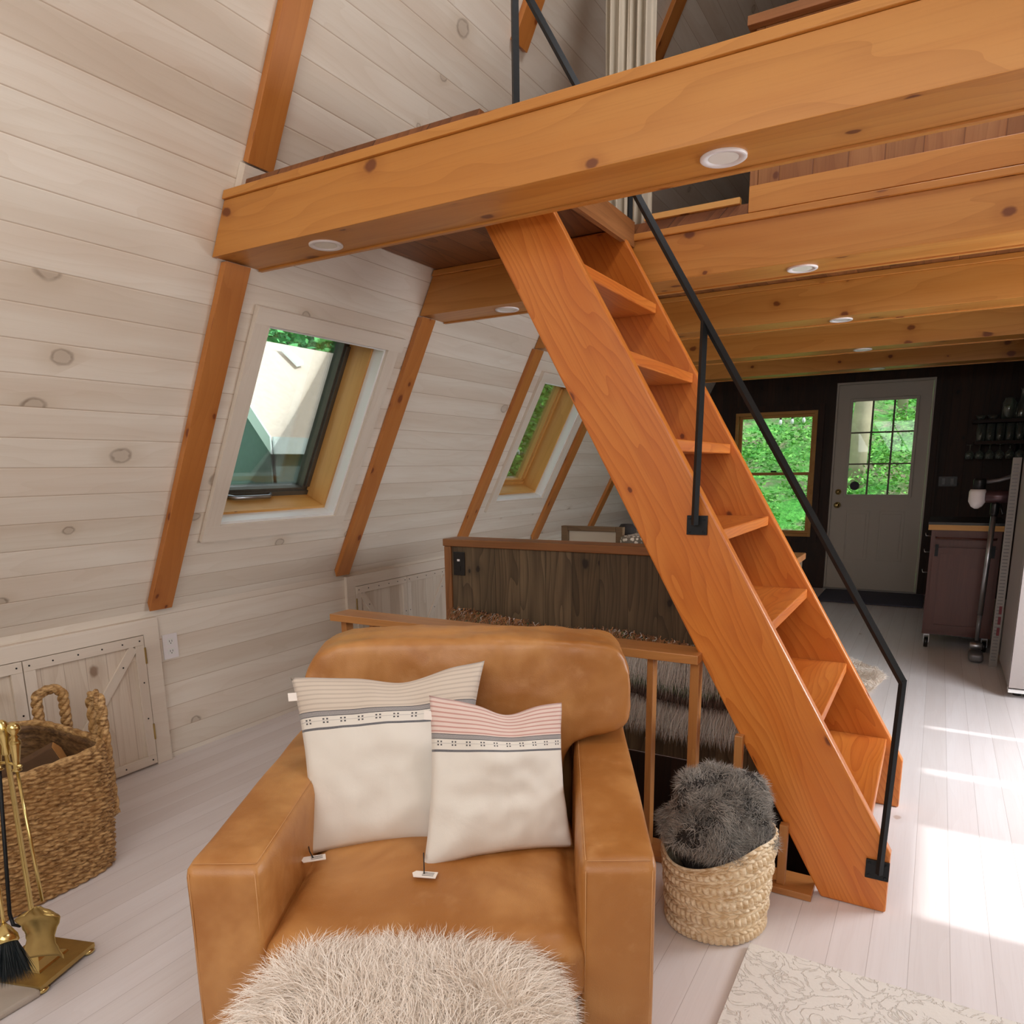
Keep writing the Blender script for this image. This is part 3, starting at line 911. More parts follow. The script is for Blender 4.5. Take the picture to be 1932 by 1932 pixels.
# iron handrail bolted to the near stringer
hr = thing('iron_handrail', 'thin black iron handrail with posts bolted to the near side of the stairs', 'handrail', (-0.05, 2.11, 0.12))
T = Matrix.Translation(-hr.location)
def ir(name, bm, parent=hr, **kw):
    bmesh.ops.transform(bm, matrix=T, verts=bm.verts)
    return obj(name, bm, 'iron', parent, **kw)
yr = 2.098
def xrail(z): return -0.037 + (z - 0.69) * ((-1.13 + 0.037) / (2.562 - 0.69))
bm = bmesh.new()
tube(bm, [(xrail(0.69), yr, 0.69), (xrail(2.66), yr, 2.66)], 0.011, 4, square=True)
ir('rail', bm)
ir('post', tube(bmesh.new(), [(xrail(0.69), yr, 0.698), (-0.050, yr + 0.008, 0.13)], 0.0095, 4, square=True))
ir('post', tube(bmesh.new(), [(xrail(1.645), yr, 1.645), (-0.603, yr + 0.004, 1.085)], 0.0105, 4, square=True))
for px_, pz in ((-0.056, 0.130), (-0.603, 1.083)):
    pl = ir('mounting_plate', B(px_ - 0.030, px_ + 0.030, 2.125, 2.1335, pz - 0.028, pz + 0.028), bevel=0.001)
    for dx in (-0.021, 0.021):
        for dz in (-0.019, 0.019):
            b_ = bmesh.new(); lathe(b_, [(0.004, 0), (0.004, 0.002), (0.002, 0.003)], 8, Matrix.Translation((px_ + dx, 2.125, pz + dz)) @ Matrix.Rotation(PI / 2, 4, 'X'))
            ir('bolt', b_, parent=pl)
tag(obj('iron_post', tube(bmesh.new(), [(-1.135, 2.02, ZL + 0.001), (-1.135, 2.02, 3.3)], 0.0125, 4, square=True), 'iron'),
    'black square iron post standing on the loft edge above the nearest beam', 'post')
tag(obj('iron_post', tube(bmesh.new(), [(-1.150, 2.955, ZL + 0.001), (-1.150, 2.955, 2.66)], 0.011, 4, square=True), 'iron'),
    'black iron post standing at the far corner of the loft opening, beside the curtain', 'post')

# ---------------------------------------------------------------- stair-well railing
rl = thing('well_railing', 'low brown wooden railing with square balusters round the floor opening', 'railing', (-1.3, 2.15, 0))
T = Matrix.Translation(-rl.location)
def rp(name, bm, grain, **kw):
    bmesh.ops.transform(bm, matrix=T, verts=bm.verts)
    return obj(name, bm, 'rail_wood', rl, grain=grain, bevel=0.002, **kw)
rp('top_rail', B(-2.045, -0.575, 2.088, 2.203, 0.672, 0.70), (1, 0, 0))
rp('base_rail', B(-2.04, -0.218, 2.09, 2.203, 0.001, 0.022), (1, 0, 0))
for x in (-2.005, -1.862, -1.72, -1.575, -1.43, -1.29, -1.15, -1.01, -0.87, -0.733, -0.593):
    big = x in (-2.005, -0.593)
    rp('baluster', B(x - (0.014 if big else 0.0105), x + (0.014 if big else 0.0105), 2.122, 2.162, 0.0225, 0.6715), (0, 0, 1))
for x, zt in ((-0.450, 0.425), (-0.308, 0.173)):
    bm = B(x - 0.012, x + 0.012, 2.108, 2.133, 0.0225, zt + 0.04)
    rp('baluster', bm, (0, 0, 1))

# ---------------------------------------------------------------- boarded counter behind the stair well
ct = thing('boarded_counter', 'weathered dark barnboard counter back behind the floor opening', 'counter', (-1.4, 3.2, 0))
T = Matrix.Translation(-ct.location)
def cp(name, bm, mat, grain, parent=None, **kw):
    bmesh.ops.transform(bm, matrix=T, verts=bm.verts)
    return obj(name, bm, mat, parent or ct, grain=grain, **kw)
cx0, cx1 = -2.075, -0.52
cp('board_panel', B(cx0 + 0.02, cx1, 2.962, 2.985, 0.001, 0.883), 'weathered_board', (0, 0, 1))
cp('body', B(cx0 + 0.021, cx1, 2.986, 3.075, 0.001, 0.883), 'weathered_board', (0, 0, 1))
cp('end_post', B(cx0 - 0.02, cx0 + 0.019, 2.952, 3.08, 0.001, 0.883), 'cap_wood', (0, 0, 1), bevel=0.003)
cp('apron', B(cx1 + 0.001, -0.225, 2.962, 2.985, 0.001, 0.42), 'dark_board', (1, 0, 0))
cp('cap', B(cx0 - 0.025, cx1 + 0.01, 2.948, 3.09, 0.884, 0.920), 'cap_wood', (1, 0, 0), bevel=0.004)
cp('cabinet', B(cx0 + 0.021, cx1, 3.076, 3.60, 0.001, 0.82), 'weathered_board', (0, 0, 1))
cp('worktop', B(cx0, cx1 + 0.01, 3.091, 3.63, 0.8205, 0.85), 'cap_wood', (1, 0, 0), bevel=0.003)
ol = cp('outlet', B(-2.043, -1.978, 2.955, 2.9615, 0.742, 0.857), 'black_plastic', (0, 0, 1), bevel=0.002)
ol['label'] = 'black outlet and dimmer plate'
cp('dimmer', B(-2.018, -2.004, 2.951, 2.9548, 0.812, 0.822), 'white_plastic', (0, 0, 1), parent=ol)
cp('socket', B(-2.022, -2.0, 2.953, 2.9548, 0.765, 0.79), 'black_plastic', (0, 0, 1), parent=ol)
# objects on top of it
fr = thing('wooden_frame', 'rustic wooden picture frame with white mat showing above the barnboard counter back', 'frame', (-1.45, 3.3, 0.851))
T = Matrix.Translation(-fr.location)
for nm, x0, x1, z0, z1 in (('side_rail', -1.615, -1.58, 0.8515, 0.972), ('side_rail', -1.325, -1.29, 0.8515, 0.972), ('top_rail', -1.579, -1.326, 0.95, 0.972)):
    bm = B(x0, x1, 3.29, 3.32, z0, z1); bmesh.ops.transform(bm, matrix=T, verts=bm.verts); obj(nm, bm, 'frame_wood', fr, grain=(1, 0, 0), bevel=0.001)
bm = B(-1.579, -1.326, 3.305, 3.315, 0.8515, 0.949); bmesh.ops.transform(bm, matrix=T, verts=bm.verts); obj('mat_board', bm, 'curtain_cloth', fr)
bm = rbox(-1.21, 3.33, 0.894, 0.075, 0.10, 0.042, 8, 0.02, nz=0.004, ns=20)
tag(obj('folded_cloth', bm, 'patterned_cloth', smooth=True), 'folded white patterned cloth beside the wooden frame on the counter', 'cloth')
bm = bmesh.new(); lathe(bm, [(0.03, 0), (0.05, 0.04), (0.047, 0.10), (0.03, 0.125)], 20, Matrix.Translation((-1.33, 3.45, 0.851)))
tag(obj('dark_jar', bm, 'dark_cloth', smooth=True), 'small dark rounded pot behind the wooden frame', 'pot')

# shaggy rug draped against the counter
rg = thing('shaggy_rug', 'long haired rug in cream, green and brown hanging below the counter back', 'rug', (-1.3, 2.92, 0.3))
RT = Vector(rg.location)
rsx = np.random.RandomState(4)
def ztop(x): return 0.580 - 0.045 * (x + 2.05) / 1.4 + 0.014 * np.sin(x * 9.0) - 0.02 * np.exp(-((x + 1.35) / 0.15) ** 2)
P = np.zeros((60, 16, 3))
for i in range(60):
    x = -2.04 + 1.46 * i / 59
    for j in range(16):
        P[i, j] = (x, 2.928 + 0.006 * math.sin(i * 0.9 + j), 0.15 + (ztop(x) - 0.01 - 0.15) * j / 15)
P -= np.array(RT)
o = obj('backing', grid_mesh(P), 'dark_cloth', rg); mod(o, 'SOLIDIFY', thickness=0.006, offset=0)
def shag(name, z0, z1, n, L, wd, mat, seed, out=0.45, wave=0.06):
    rs = np.random.RandomState(seed)
    x = rs.uniform(-2.04, -0.58, n); f = rs.rand(n)
    zz = z0 + (z1 - z0) * f + (ztop(x) - 0.53) * 0.8
    R = np.stack([x, np.full(n, 2.922), zz], 1) - np.array(RT)
    D = np.tile(np.array([0, -out, -1.0]), (n, 1))
    strands(name, R, D, L, wd, mat, rg, bend=(0, 0.25, -1), bendamt=0.3, jitter=0.16, seed=seed, wave=wave)
shag('dark_band', 0.50, 0.53, 1500, 0.05, 0.004, 'fur_green', 27, 0.5)
shag('tassel_fringe', 0.50, 0.54, 1500, 0.060, 0.0042, 'fur_tassel', 21, 1.5, 0.3)
shag('white_flecks', 0.51, 0.54, 260, 0.035, 0.004, 'fur_white', 28, 1.6, 0.3)
shag('upper_pile', 0.42, 0.51, 6500, 0.10, 0.003, 'fur_white', 22)
shag('green_pile', 0.345, 0.375, 2600, 0.04, 0.0035, 'fur_green', 23)
shag('brown_pile', 0.29, 0.33, 2600, 0.05, 0.003, 'fur_brown', 24)
shag('lower_pile', 0.225, 0.265, 5500, 0.10, 0.003, 'fur_white', 25)
shag('bottom_fringe', 0.15, 0.17, 700, 0.05, 0.003, 'fur_tassel', 26)

# ---------------------------------------------------------------- knee-wall cupboard doors
def knee_pair(n, y_edges, zt, label_l, label_r, frame_label, outer):
    f = bmesh.new()
    a, b = y_edges[0], y_edges[-1]
    fw = 0.072
    box(f, X0 + 0.001, X0 + 0.02, a - fw, b + fw, zt + 0.003, zt + 0.066)
    box(f, X0 + 0.001, X0 + 0.02, a - fw, a - 0.002, 0.001, zt + 0.003)
    box(f, X0 + 0.001, X0 + 0.02, b + 0.002, b + fw, 0.001, zt + 0.003)
    struct('trim_%d' % n, f, 'whitewashed_trim', frame_label, grain=(0, 1, 0), bevel=0.002)
    for k in range(2):
        y0, y1 = y_edges[k] + 0.002, y_edges[k + 1] - 0.002
        d = thing('door_%d' % (2 * n + k), (label_l, label_r)[k], None, (X0, (y0 + y1) / 2, 0.012)); d['kind'] = 'structure'
        T = Matrix.Translation(-d.location)
        def dp(name, bm, mat, parent=d, **kw):
            bmesh.ops.transform(bm, matrix=T, verts=bm.verts)
            return obj(name, bm, mat, parent, **kw)
        dp('panel', B(X0 + 0.001, X0 + 0.012, y0, y1, 0.012, zt), 'whitewashed_door', grain=(0, 0, 1))
        r = 0.04; xa_, xb_ = X0 + 0.0125, X0 + 0.024
        dp('rail', B(xa_, xb_, y0, y1, zt - r, zt), 'whitewashed_trim', grain=(0, 1, 0), bevel=0.001)
        dp('rail', B(xa_, xb_, y0, y1, 0.012, 0.012 + r), 'whitewashed_trim', grain=(0, 1, 0), bevel=0.001)
        dp('stile', B(xa_, xb_, y0, y0 + r, 0.0125 + r, zt - r - 0.0005), 'whitewashed_trim', grain=(0, 0, 1), bevel=0.001)
        dp('stile', B(xa_, xb_, y1 - r, y1, 0.0125 + r, zt - r - 0.0005), 'whitewashed_trim', grain=(0, 0, 1), bevel=0.001)
        # diagonal brace
        ya, yb = (y0 + r + 0.01, y1 - r - 0.006) if (k == 1) != outer else (y1 - r - 0.006, y0 + r + 0.01)
        za, zb_ = 0.012 + r + 0.005, zt - r - 0.004
        dv = Vector((0, yb - ya, zb_ - za)).normalized(); nv_ = Vector((0, -dv.z, dv.y)) * 0.019
        bm = bmesh.new()
        p, q = Vector((xa_, ya, za)), Vector((xa_, yb, zb_))
        prism(bm, [p + nv_, p - nv_, q - nv_, q + nv_], (0.010, 0, 0))
        dp('brace', bm, 'whitewashed_trim', grain=tuple(dv), bevel=0.001)
        # nail heads
        spots = [(y0 + 0.02, zt - 0.02), (y1 - 0.02, zt - 0.02), (y0 + 0.02, 0.032), (y1 - 0.02, 0.032)]
        spots += [(y0 + (y1 - y0) * t_, zt - 0.02) for t_ in (0.22, 0.42, 0.62, 0.80)] + [(y0 + (y1 - y0) * t_, 0.032) for t_ in (0.3, 0.5, 0.7)]
        spots += [(y, z) for y in (y0 + 0.02, y1 - 0.02) for z in (0.22, 0.38)]
        spots += [tuple((p + (q - p) * t_)[1:]) for t_ in (0.3, 0.6, 0.85)]
        for (ny, nz_) in spots:
            b_ = bmesh.new(); lathe(b_, [(0.0035, 0), (0.0035, 0.0012), (0.001, 0.002)], 8, Matrix.Translation((xb_ + 0.0003, ny, nz_)) @ Matrix.Rotation(PI / 2, 4, 'Y'))
            dp('nail', b_, 'black_plastic')
        hy = y1 + 0.001 if (k == 1) else y0 - 0.001
        for hz in (0.12, 0.46):
            dp('hinge', tube(bmesh.new(), [(X0 + 0.024, hy, hz), (X0 + 0.024, hy, hz + 0.07)], 0.004, 8), 'brass_dull')
knee_pair(1, (0.865, 1.343, 1.825), 0.582, 'whitewashed cupboard door with diagonal brace, cut off by the left picture edge', 'whitewashed cupboard door with diagonal brace behind the big basket', 'whitewashed frame round the near cupboard doors', False)
knee_pair(2, (3.148, 3.62, 4.10), 0.598, 'left whitewashed cupboard door behind the stair-well railing', 'right whitewashed cupboard door beside the barnboard counter', 'whitewashed frame round the far cupboard doors', False)
# wall outlet
wo = thing('wall_outlet', 'white double wall outlet right of the near cupboard door', 'outlet', (X0 + 0.001, 1.957, 0.505))
obj('cover_plate', B(0, 0.005, -0.035, 0.035, -0.055, 0.055), 'white_plastic', wo, bevel=0.002)
for dz in (-0.022, 0.022):
    so = obj('socket', B(0.0052, 0.007, -0.016, 0.016, dz - 0.014, dz + 0.014), 'white_paint', wo, bevel=0.0008)
    for dy in (-0.006, 0.006):
        obj('slot', B(0.0071, 0.0075, dy - 0.001, dy + 0.001, dz - 0.003, dz + 0.006), 'black_plastic', so)
    obj('slot', B(0.0071, 0.0075, -0.002, 0.002, dz - 0.010, dz - 0.006), 'black_plastic', so)
# ---------------------------------------------------------------- leather armchair
AW = math.radians(29.5)
CH0 = Vector((-1.112, 0.731, 0))
ch = thing('leather_armchair', 'wide tan leather armchair with worn arms and loose back cushion', 'armchair', CH0, AW)
def shear(bm):
    for v in bm.verts: v.co.x += 0.05 * max(0, v.co.y) / 0.86
    return bm
def seam(name, pts, parent):
    return obj(name, tube(bmesh.new(), pts, 0.0008, 6), 'stitch', parent, smooth=True)
AH = 0.285
for k, (cx_, sh) in enumerate(((0.070, False), (0.780, True))):
    bm = rbox(cx_, 0.43, 0.04 + 0.26, 0.070, 0.43, 0.26, 22, 0.016, 0.006, 0.004, 7.0, seed=k * 3.1)
    if sh: shear(bm)
    a = obj('arm', bm, 'leather', ch, smooth=True)
    x0, x1 = cx_ - 0.0715, cx_ + 0.0715
    f = (lambda x, y, z: (x + (0.05 * max(0, y) / 0.86 if sh else 0), y, z))
    seam('seam', [f(x0 + 0.012, -0.0012, z) for z in (0.06, 0.2, 0.4, 0.548)], a)
    seam('seam', [f(x1 - 0.012, -0.0012, z) for z in (0.06, 0.2, 0.4, 0.548)], a)
    seam('seam', [f(x, 0.012, 0.5605) for x in (x0 + 0.014, cx_, x1 - 0.014)], a)
    seam('seam', [f((x1 - 0.012) if k == 0 else (x0 + 0.012), y, 0.5618) for y in (0.012, 0.3, 0.55, 0.8)], a)
obj('front_rail', rbox(0.425, 0.03, 0.155, 0.283, 0.022, 0.115, 10, 0.015), 'leather', ch, smooth=True)
obj('back_frame', rbox(0.445, 0.80, 0.335, 0.305, 0.055, 0.295, 14, 0.03, 0.005), 'leather', ch, smooth=True)
obj('seat_deck', rbox(0.425, 0.40, 0.16, 0.283, 0.34, 0.10, 6, 0.015), 'leather', ch, smooth=True)
bm = rbox(0.427, 0.285, 0.348, 0.290, 0.315, 0.072, 30, 0.045, 0.022, 0.012, 6.0, seed=5)
sc_ = obj('seat_cushion', bm, 'leather', ch, smooth=True)
seam('seam', [(0.16 + 0.54 * i / 12, -0.0335 - 0.013 * math.sin(PI * i / 12), 0.386 + 0.004 * math.sin(PI * i / 12)) for i in range(13)], sc_)
for x in (0.16, 0.69):
    for y in (0.06, 0.78):
        lb = bmesh.new(); lathe(lb, [(0.02, 0.0005), (0.025, 0.045)], 12, Matrix.Translation((x, y, 0)))
        obj('leg', lb, 'black_plastic', ch)
# T-shaped back cushion grown as one soft body
def back_cushion():
    bm = bmesh.new()
    outline = [(0.165, 0.40), (0.70, 0.40), (0.715, 0.50), (0.735, 0.565), (0.80, 0.578), (0.862, 0.590), (0.890, 0.62), (0.895, 0.72), (0.888, 0.775), (0.85, 0.812),
               (0.72, 0.826), (0.50, 0.835), (0.28, 0.833), (0.15, 0.828), (0.09, 0.805), (0.055, 0.75), (0.045, 0.65), (0.06, 0.60), (0.115, 0.585), (0.145, 0.55), (0.155, 0.48)]
    prism(bm, [(x, 0.55, z) for x, z in outline], (0, 0.21, 0))
    o = obj('back_cushion', bm, 'leather', ch, smooth=True)
    mod(o, 'REMESH', mode='VOXEL', voxel_size=0.011, use_smooth_shade=True)
    mod(o, 'SMOOTH', factor=0.9, iterations=12)
    tx = bpy.data.textures.new('wrinkle', 'CLOUDS'); tx.noise_scale = 0.14; tx.noise_depth = 2
    dm = mod(o, 'DISPLACE', strength=0.022, mid_level=0.5, texture_coords='LOCAL'); dm.texture = tx
    # lean it back
    for v in o.data.vertices:
        v.co.y += (v.co.z - 0.42) * 0.10
    return o
bc = back_cushion()
pts = [(0.075 + 0.77 * i / 20, 0.600 + 0.010 * math.sin(i * 1.1), 0.838 + 0.004 * math.sin(i * 0.9) - 0.022 * (abs(i / 10 - 1) ** 6)) for i in range(21)]

# ---------------------------------------------------------------- pillows
R3 = Matrix.Rotation(AW, 3, 'Z')
def chair_w(p): return CH0 + R3 @ Vector(p)
def pillow(name, corners, thick, mat, label, seed, tagpos=None):
    """corners BL, BR, TR, TL in chair coordinates"""
    BL, BR, TR, TL = [chair_w(c) for c in corners]
    nrm = (BR - BL).cross(TL - BL).normalized()      # faces the viewer
    ctr = (BL + BR + TR + TL) / 4
    nu = nv = 44
    bm = bmesh.new(); lay = bm.loops.layers.uv.new('UVMap')
    grids = []
    for side in (1, -1):
        g = []
        for i in range(nu + 1):
            row = []
            for j in range(nv + 1):
                u = i / nu; v = j / nv
                su, sv = 2 * u - 1, 2 * v - 1
                pin = 0.075
                uu = 0.5 + su * 0.5 * (1 - pin * (1 - sv ** 2)) ; vv = 0.5 + sv * 0.5 * (1 - pin * (1 - su ** 2))
                P = BL * (1 - uu) * (1 - vv) + BR * uu * (1 - vv) + TR * uu * vv + TL * (1 - uu) * vv
                t = (max(0, 1 - abs(su) ** 2.2) * max(0, 1 - abs(sv) ** 2.2)) ** 0.55
                nz = noise.noise(Vector((u * 4 + seed, v * 4, seed))) * 0.35 + noise.noise(Vector((u * 9 + seed, v * 9, seed))) * 0.12
                edge = noise.noise(Vector((u * 7 + seed, v * 7, 9.1))) * 0.006
                P = P + nrm * side * thick * t * (1 + nz) + nrm * edge * (1 - t)
                # a light chop in the middle of the top edge
                dip = math.exp(-((su - 0.15) / 0.35) ** 2) * max(0, sv) ** 3 * 0.022
                P = P - (TL - BL).normalized() * dip
                row.append(P - ctr)
            g.append(row)
        grids.append(g)
    vs = {}
    def V(s, i, j):
        if i in (0, nu) or j in (0, nv): s = 0
        k = (s, i, j)
        if k not in vs: vs[k] = bm.verts.new(grids[s][i][j])
        return vs[k]
    for s in (0, 1):
        for i in range(nu):
            for j in range(nv):
                q = [(i, j), (i + 1, j), (i + 1, j + 1), (i, j + 1)]
                if s: q = q[::-1]
                f = bm.faces.new([V(s, *p) for p in q])
                for l, p in zip(f.loops, q): l[lay].uv = (p[0] / nu, p[1] / nv)
    root = thing(name, label, 'pillow', ctr, group='striped cushions on the armchair')
    cv = obj('cover', bm, mat, root, smooth=True, keepuv=True)
    # little side label
    e = TL + (BL - TL) * 0.12 - ctr
    side = (TL - TR).normalized(); up = (TL - BL).normalized()
    lb = bmesh.new()
    prism(lb, [e + side * -0.012 - up * 0.010, e + side * 0.010 - up * 0.010, e + side * 0.010 + up * 0.010, e + side * -0.012 + up * 0.010], nrm * 0.0015)
    obj('side_label', lb, 'tag_paper', root)
    if tagpos:
        tp, ang = chair_w(tagpos[0]) - ctr, tagpos[1]
        c0 = BL - ctr
        mid = (c0 + tp) / 2 + Vector((0, 0, 0.012))
        cd = obj('tag_cord', tube(bmesh.new(), [c0 + nrm * 0.004 + up * 0.035, mid + nrm * 0.015, tp + Vector((0, 0, 0.004))], 0.0013, 6), 'cord_black', root, smooth=True)
        M = Matrix.Translation(tp) @ Matrix.Rotation(ang, 4, 'Z')
        tb = bmesh.new()
        prism(tb, [M @ Vector(p) for p in ((-0.026, 0.004, 0), (-0.020, -0.010, 0), (0.026, -0.010, 0), (0.026, 0.012, 0), (-0.020, 0.012, 0))], (0, 0, 0.0015))
        tg = obj('price_tag', tb, 'tag_paper', root)
        for k in range(3):
            ib = B(-0.004, 0.020, 0.006 - k * 0.005, 0.0075 - k * 0.005, 0.0017, 0.0019, M); obj('printed_line', ib, 'ink', tg)
    return root
pillow('throw_pillow', [(0.135, 0.295, 0.418), (0.485, 0.34, 0.418), (0.522, 0.535, 0.795), (0.056, 0.50, 0.768)], 0.060, 'pillow_beige',
       'larger white pillow with faint beige stripes and grey bands, left on the armchair', 1.7, ((0.165, 0.225, 0.447), AW + 0.3))
pillow('throw_pillow', [(0.398, 0.215, 0.425), (0.722, 0.305, 0.425), (0.703, 0.425, 0.722), (0.405, 0.37, 0.760)], 0.052, 'pillow_pink',
       'smaller white pillow with pink stripes and grey bands, right on the armchair', 6.2, ((0.408, 0.165, 0.4435), AW - 0.15))

# ---------------------------------------------------------------- fur topped stool
ot = thing('fur_stool', 'footstool covered in long cream fur in front of the armchair', 'stool', chair_w((0.405, -0.272, 0.0)), AW)
bm = rbox(0, 0, 0.29, 0.215, 0.235, 0.135, 20, 0.06, 0.012)
body = obj('cushion', bm, 'fur_cream', ot, smooth=True)
for sx in (-0.15, 0.15):
    for sy in (-0.16, 0.16):
        lb = bmesh.new(); lathe(lb, [(0.014, 0.0005), (0.02, 0.165)], 12, Matrix.Translation((sx, sy, 0))); obj('leg', lb, 'cap_wood', ot)
R, Nn = sample_surface(body.data, 42000, 3, lambda c, n: (c[:, 2] > 0.16) * (0.25 + (n[:, 2] > 0)))
lean = Nn * np.array([1, 1, 0.9]) + np.array([0, 0, 0.15])
fl_ = np.stack([np.array([noise.noise(Vector((p[0] * 7, p[1] * 7, 1.0))), noise.noise(Vector((p[0] * 7, p[1] * 7, 5.0))), 0.0]) for p in R]) * 1.9
rad = np.stack([R[:, 0], R[:, 1], np.zeros(len(R))], 1); rad /= np.linalg.norm(rad, axis=1)[:, None] + 0.05
strands('fur', R, lean * 0.62 + fl_ + rad * 0.45, 0.080, 0.0017, 'fur_cream', ot, bend=(0, 0, -1), bendamt=0.35, jitter=0.22, seg=5, seed=9, wave=0.08)

# ---------------------------------------------------------------- woven basket with grey fur throw
def round_basket():
    c = Vector((-0.447, 1.885, 0))
    root = thing('woven_basket', 'round pale rush basket with rows of thick loops beside the stairs', 'basket', c)
    H = 0.285
    # profile rows: (kind, height)
    rows = []
    z = 0.0
    pat = [('loop', 0.026), ('twine', 0.013), ('twine', 0.013), ('loop', 0.024)]
    nU, nV = 560, 260
    P = np.zeros((nU, nV, 3))
    seq = []
    zz = 0.0
    order = ['loop', 'twine', 'twine', 'loop', 'twine', 'twine', 'loop', 'twine', 'twine', 'loop', 'twine', 'twine', 'loop', 'twine', 'twine', 'twine']
    for k in order:
        h = 0.027 if k == 'loop' else 0.0125
        seq.append((zz, zz + h, k)); zz += h
    sc = H / zz
    seq = [(a * sc, b * sc, k) for a, b, k in seq]
    for j in range(nV):
        z = H * j / (nV - 1)
        for (a, b, k) in seq:
            if z <= b + 1e-6: break
        f = (z - a) / (b - a)
        ri = seq.index((a, b, k))
        for i in range(nU):
            th = 2 * PI * i / nU
            dent = 1 + 0.015 * math.sin(3 * th + 1) + 0.01 * math.sin(5 * th)
            r0 = (0.128 + 0.020 * z / H) * dent
            if k == 'loop':
                n_ = 54
                ph = th * n_ / (2 * PI) + 0.35 * (f - 0.5) + 0.35 * math.sin(ri * 2.1 + th * 3)
                d = abs(math.sin(PI * ph)) ** 0.5 * (max(0, 1 - (2 * f - 1) ** 2)) ** 0.4 * 0.0115
            else:
                n_ = 36
                ph = th * n_ / (2 * PI) + (0.5 if ri % 2 else 0) + (f - 0.5) * (0.7 if ri % 2 else -0.7)
                d = (0.15 + 0.85 * abs(math.sin(PI * ph)) ** 0.7) * (max(0, 1 - (2 * f - 1) ** 2)) ** 0.5 * 0.0085
            r = r0 + d
            # rim slumps under the throw on the near side
            near = max(0.0, math.cos(th - math.radians(-118)))
            droop = 1 - 0.26 * near ** 1.5 * (z / H) ** 1.5
            P[i, j] = (r * math.cos(th), r * math.sin(th), z * droop + 0.002)
    o = obj('woven_wall', grid_mesh(P, closed_u=True), 'rush_pale', root, smooth=True)
    # inner wall and base
    Pi = np.zeros((120, 3, 3))
    for i in range(120):
        th = 2 * PI * i / 120
        near = max(0.0, math.cos(th - math.radians(-118)))
        for j, (rr, zz_) in enumerate(((0.150, H * (1 - 0.26 * near ** 1.5)), (0.138, H * (1 - 0.26 * near ** 1.5) - 0.01), (0.12, 0.03))):
            dent = 1 + 0.015 * math.sin(3 * th + 1) + 0.01 * math.sin(5 * th)
            Pi[i, j] = (rr * dent * math.cos(th), rr * dent * math.sin(th), zz_)
    obj('lining', grid_mesh(Pi, closed_u=True), 'rush_pale', root, smooth=True)
    bb = bmesh.new(); lathe(bb, [(0.122, 0.001), (0.122, 0.008)], 48); obj('base', bb, 'rush_pale', root)
    # throw
    tw = thing('fur_throw', 'shaggy charcoal grey fur throw stuffed into the round basket', 'throw', c + Vector((0, 0, 0.2)))
    bm = bmesh.new(); bmesh.ops.create_icosphere(bm, subdivisions=5, radius=1)
    for v in bm.verts:
        p = v.co.copy()
        k = 1 + 0.22 * noise.noise(p * 1.6 + Vector((2, 0, 3))) + 0.10 * noise.noise(p * 4.0)
        fold = -0.09 * math.exp(-((p.x * 0.6 + p.y * 0.8 + 0.25) / 0.16) ** 2) * max(0, p.z + 0.3)
        q = p * (k + fold)
        r_ = 0.142 if q.z > 0 else 0.115
        v.co = Vector((q.x * r_, q.y * r_, 0.05 + q.z * (0.195 if q.z > 0 else 0.16)))
        if v.co.z < 0.06:
            m = math.hypot(v.co.x, v.co.y)
            if m > 0.118: v.co.x *= 0.118 / m; v.co.y *= 0.118 / m
    b_ = obj('pelt', bm, 'dark_cloth', tw, smooth=True)
    R, Nn = sample_surface(b_.data, 30000, 5, lambda c_, n: (c_[:, 2] > 0.035) * 1.0)
    swirl = np.stack([np.array([noise.noise(Vector((p[0] * 14, p[1] * 14, p[2] * 14))), noise.noise(Vector((p[0] * 14 + 7, p[1] * 14, p[2] * 14))), noise.noise(Vector((p[0] * 14, p[1] * 14 + 5, p[2] * 14)))]) for p in R]) * 2.4
    strands('fur', R, Nn * 0.75 + swirl, 0.030, 0.0015, 'fur_grey', tw, bend=(0, 0, -1), bendamt=0.2, jitter=0.4, seg=3, seed=12, wave=0.12)
round_basket()

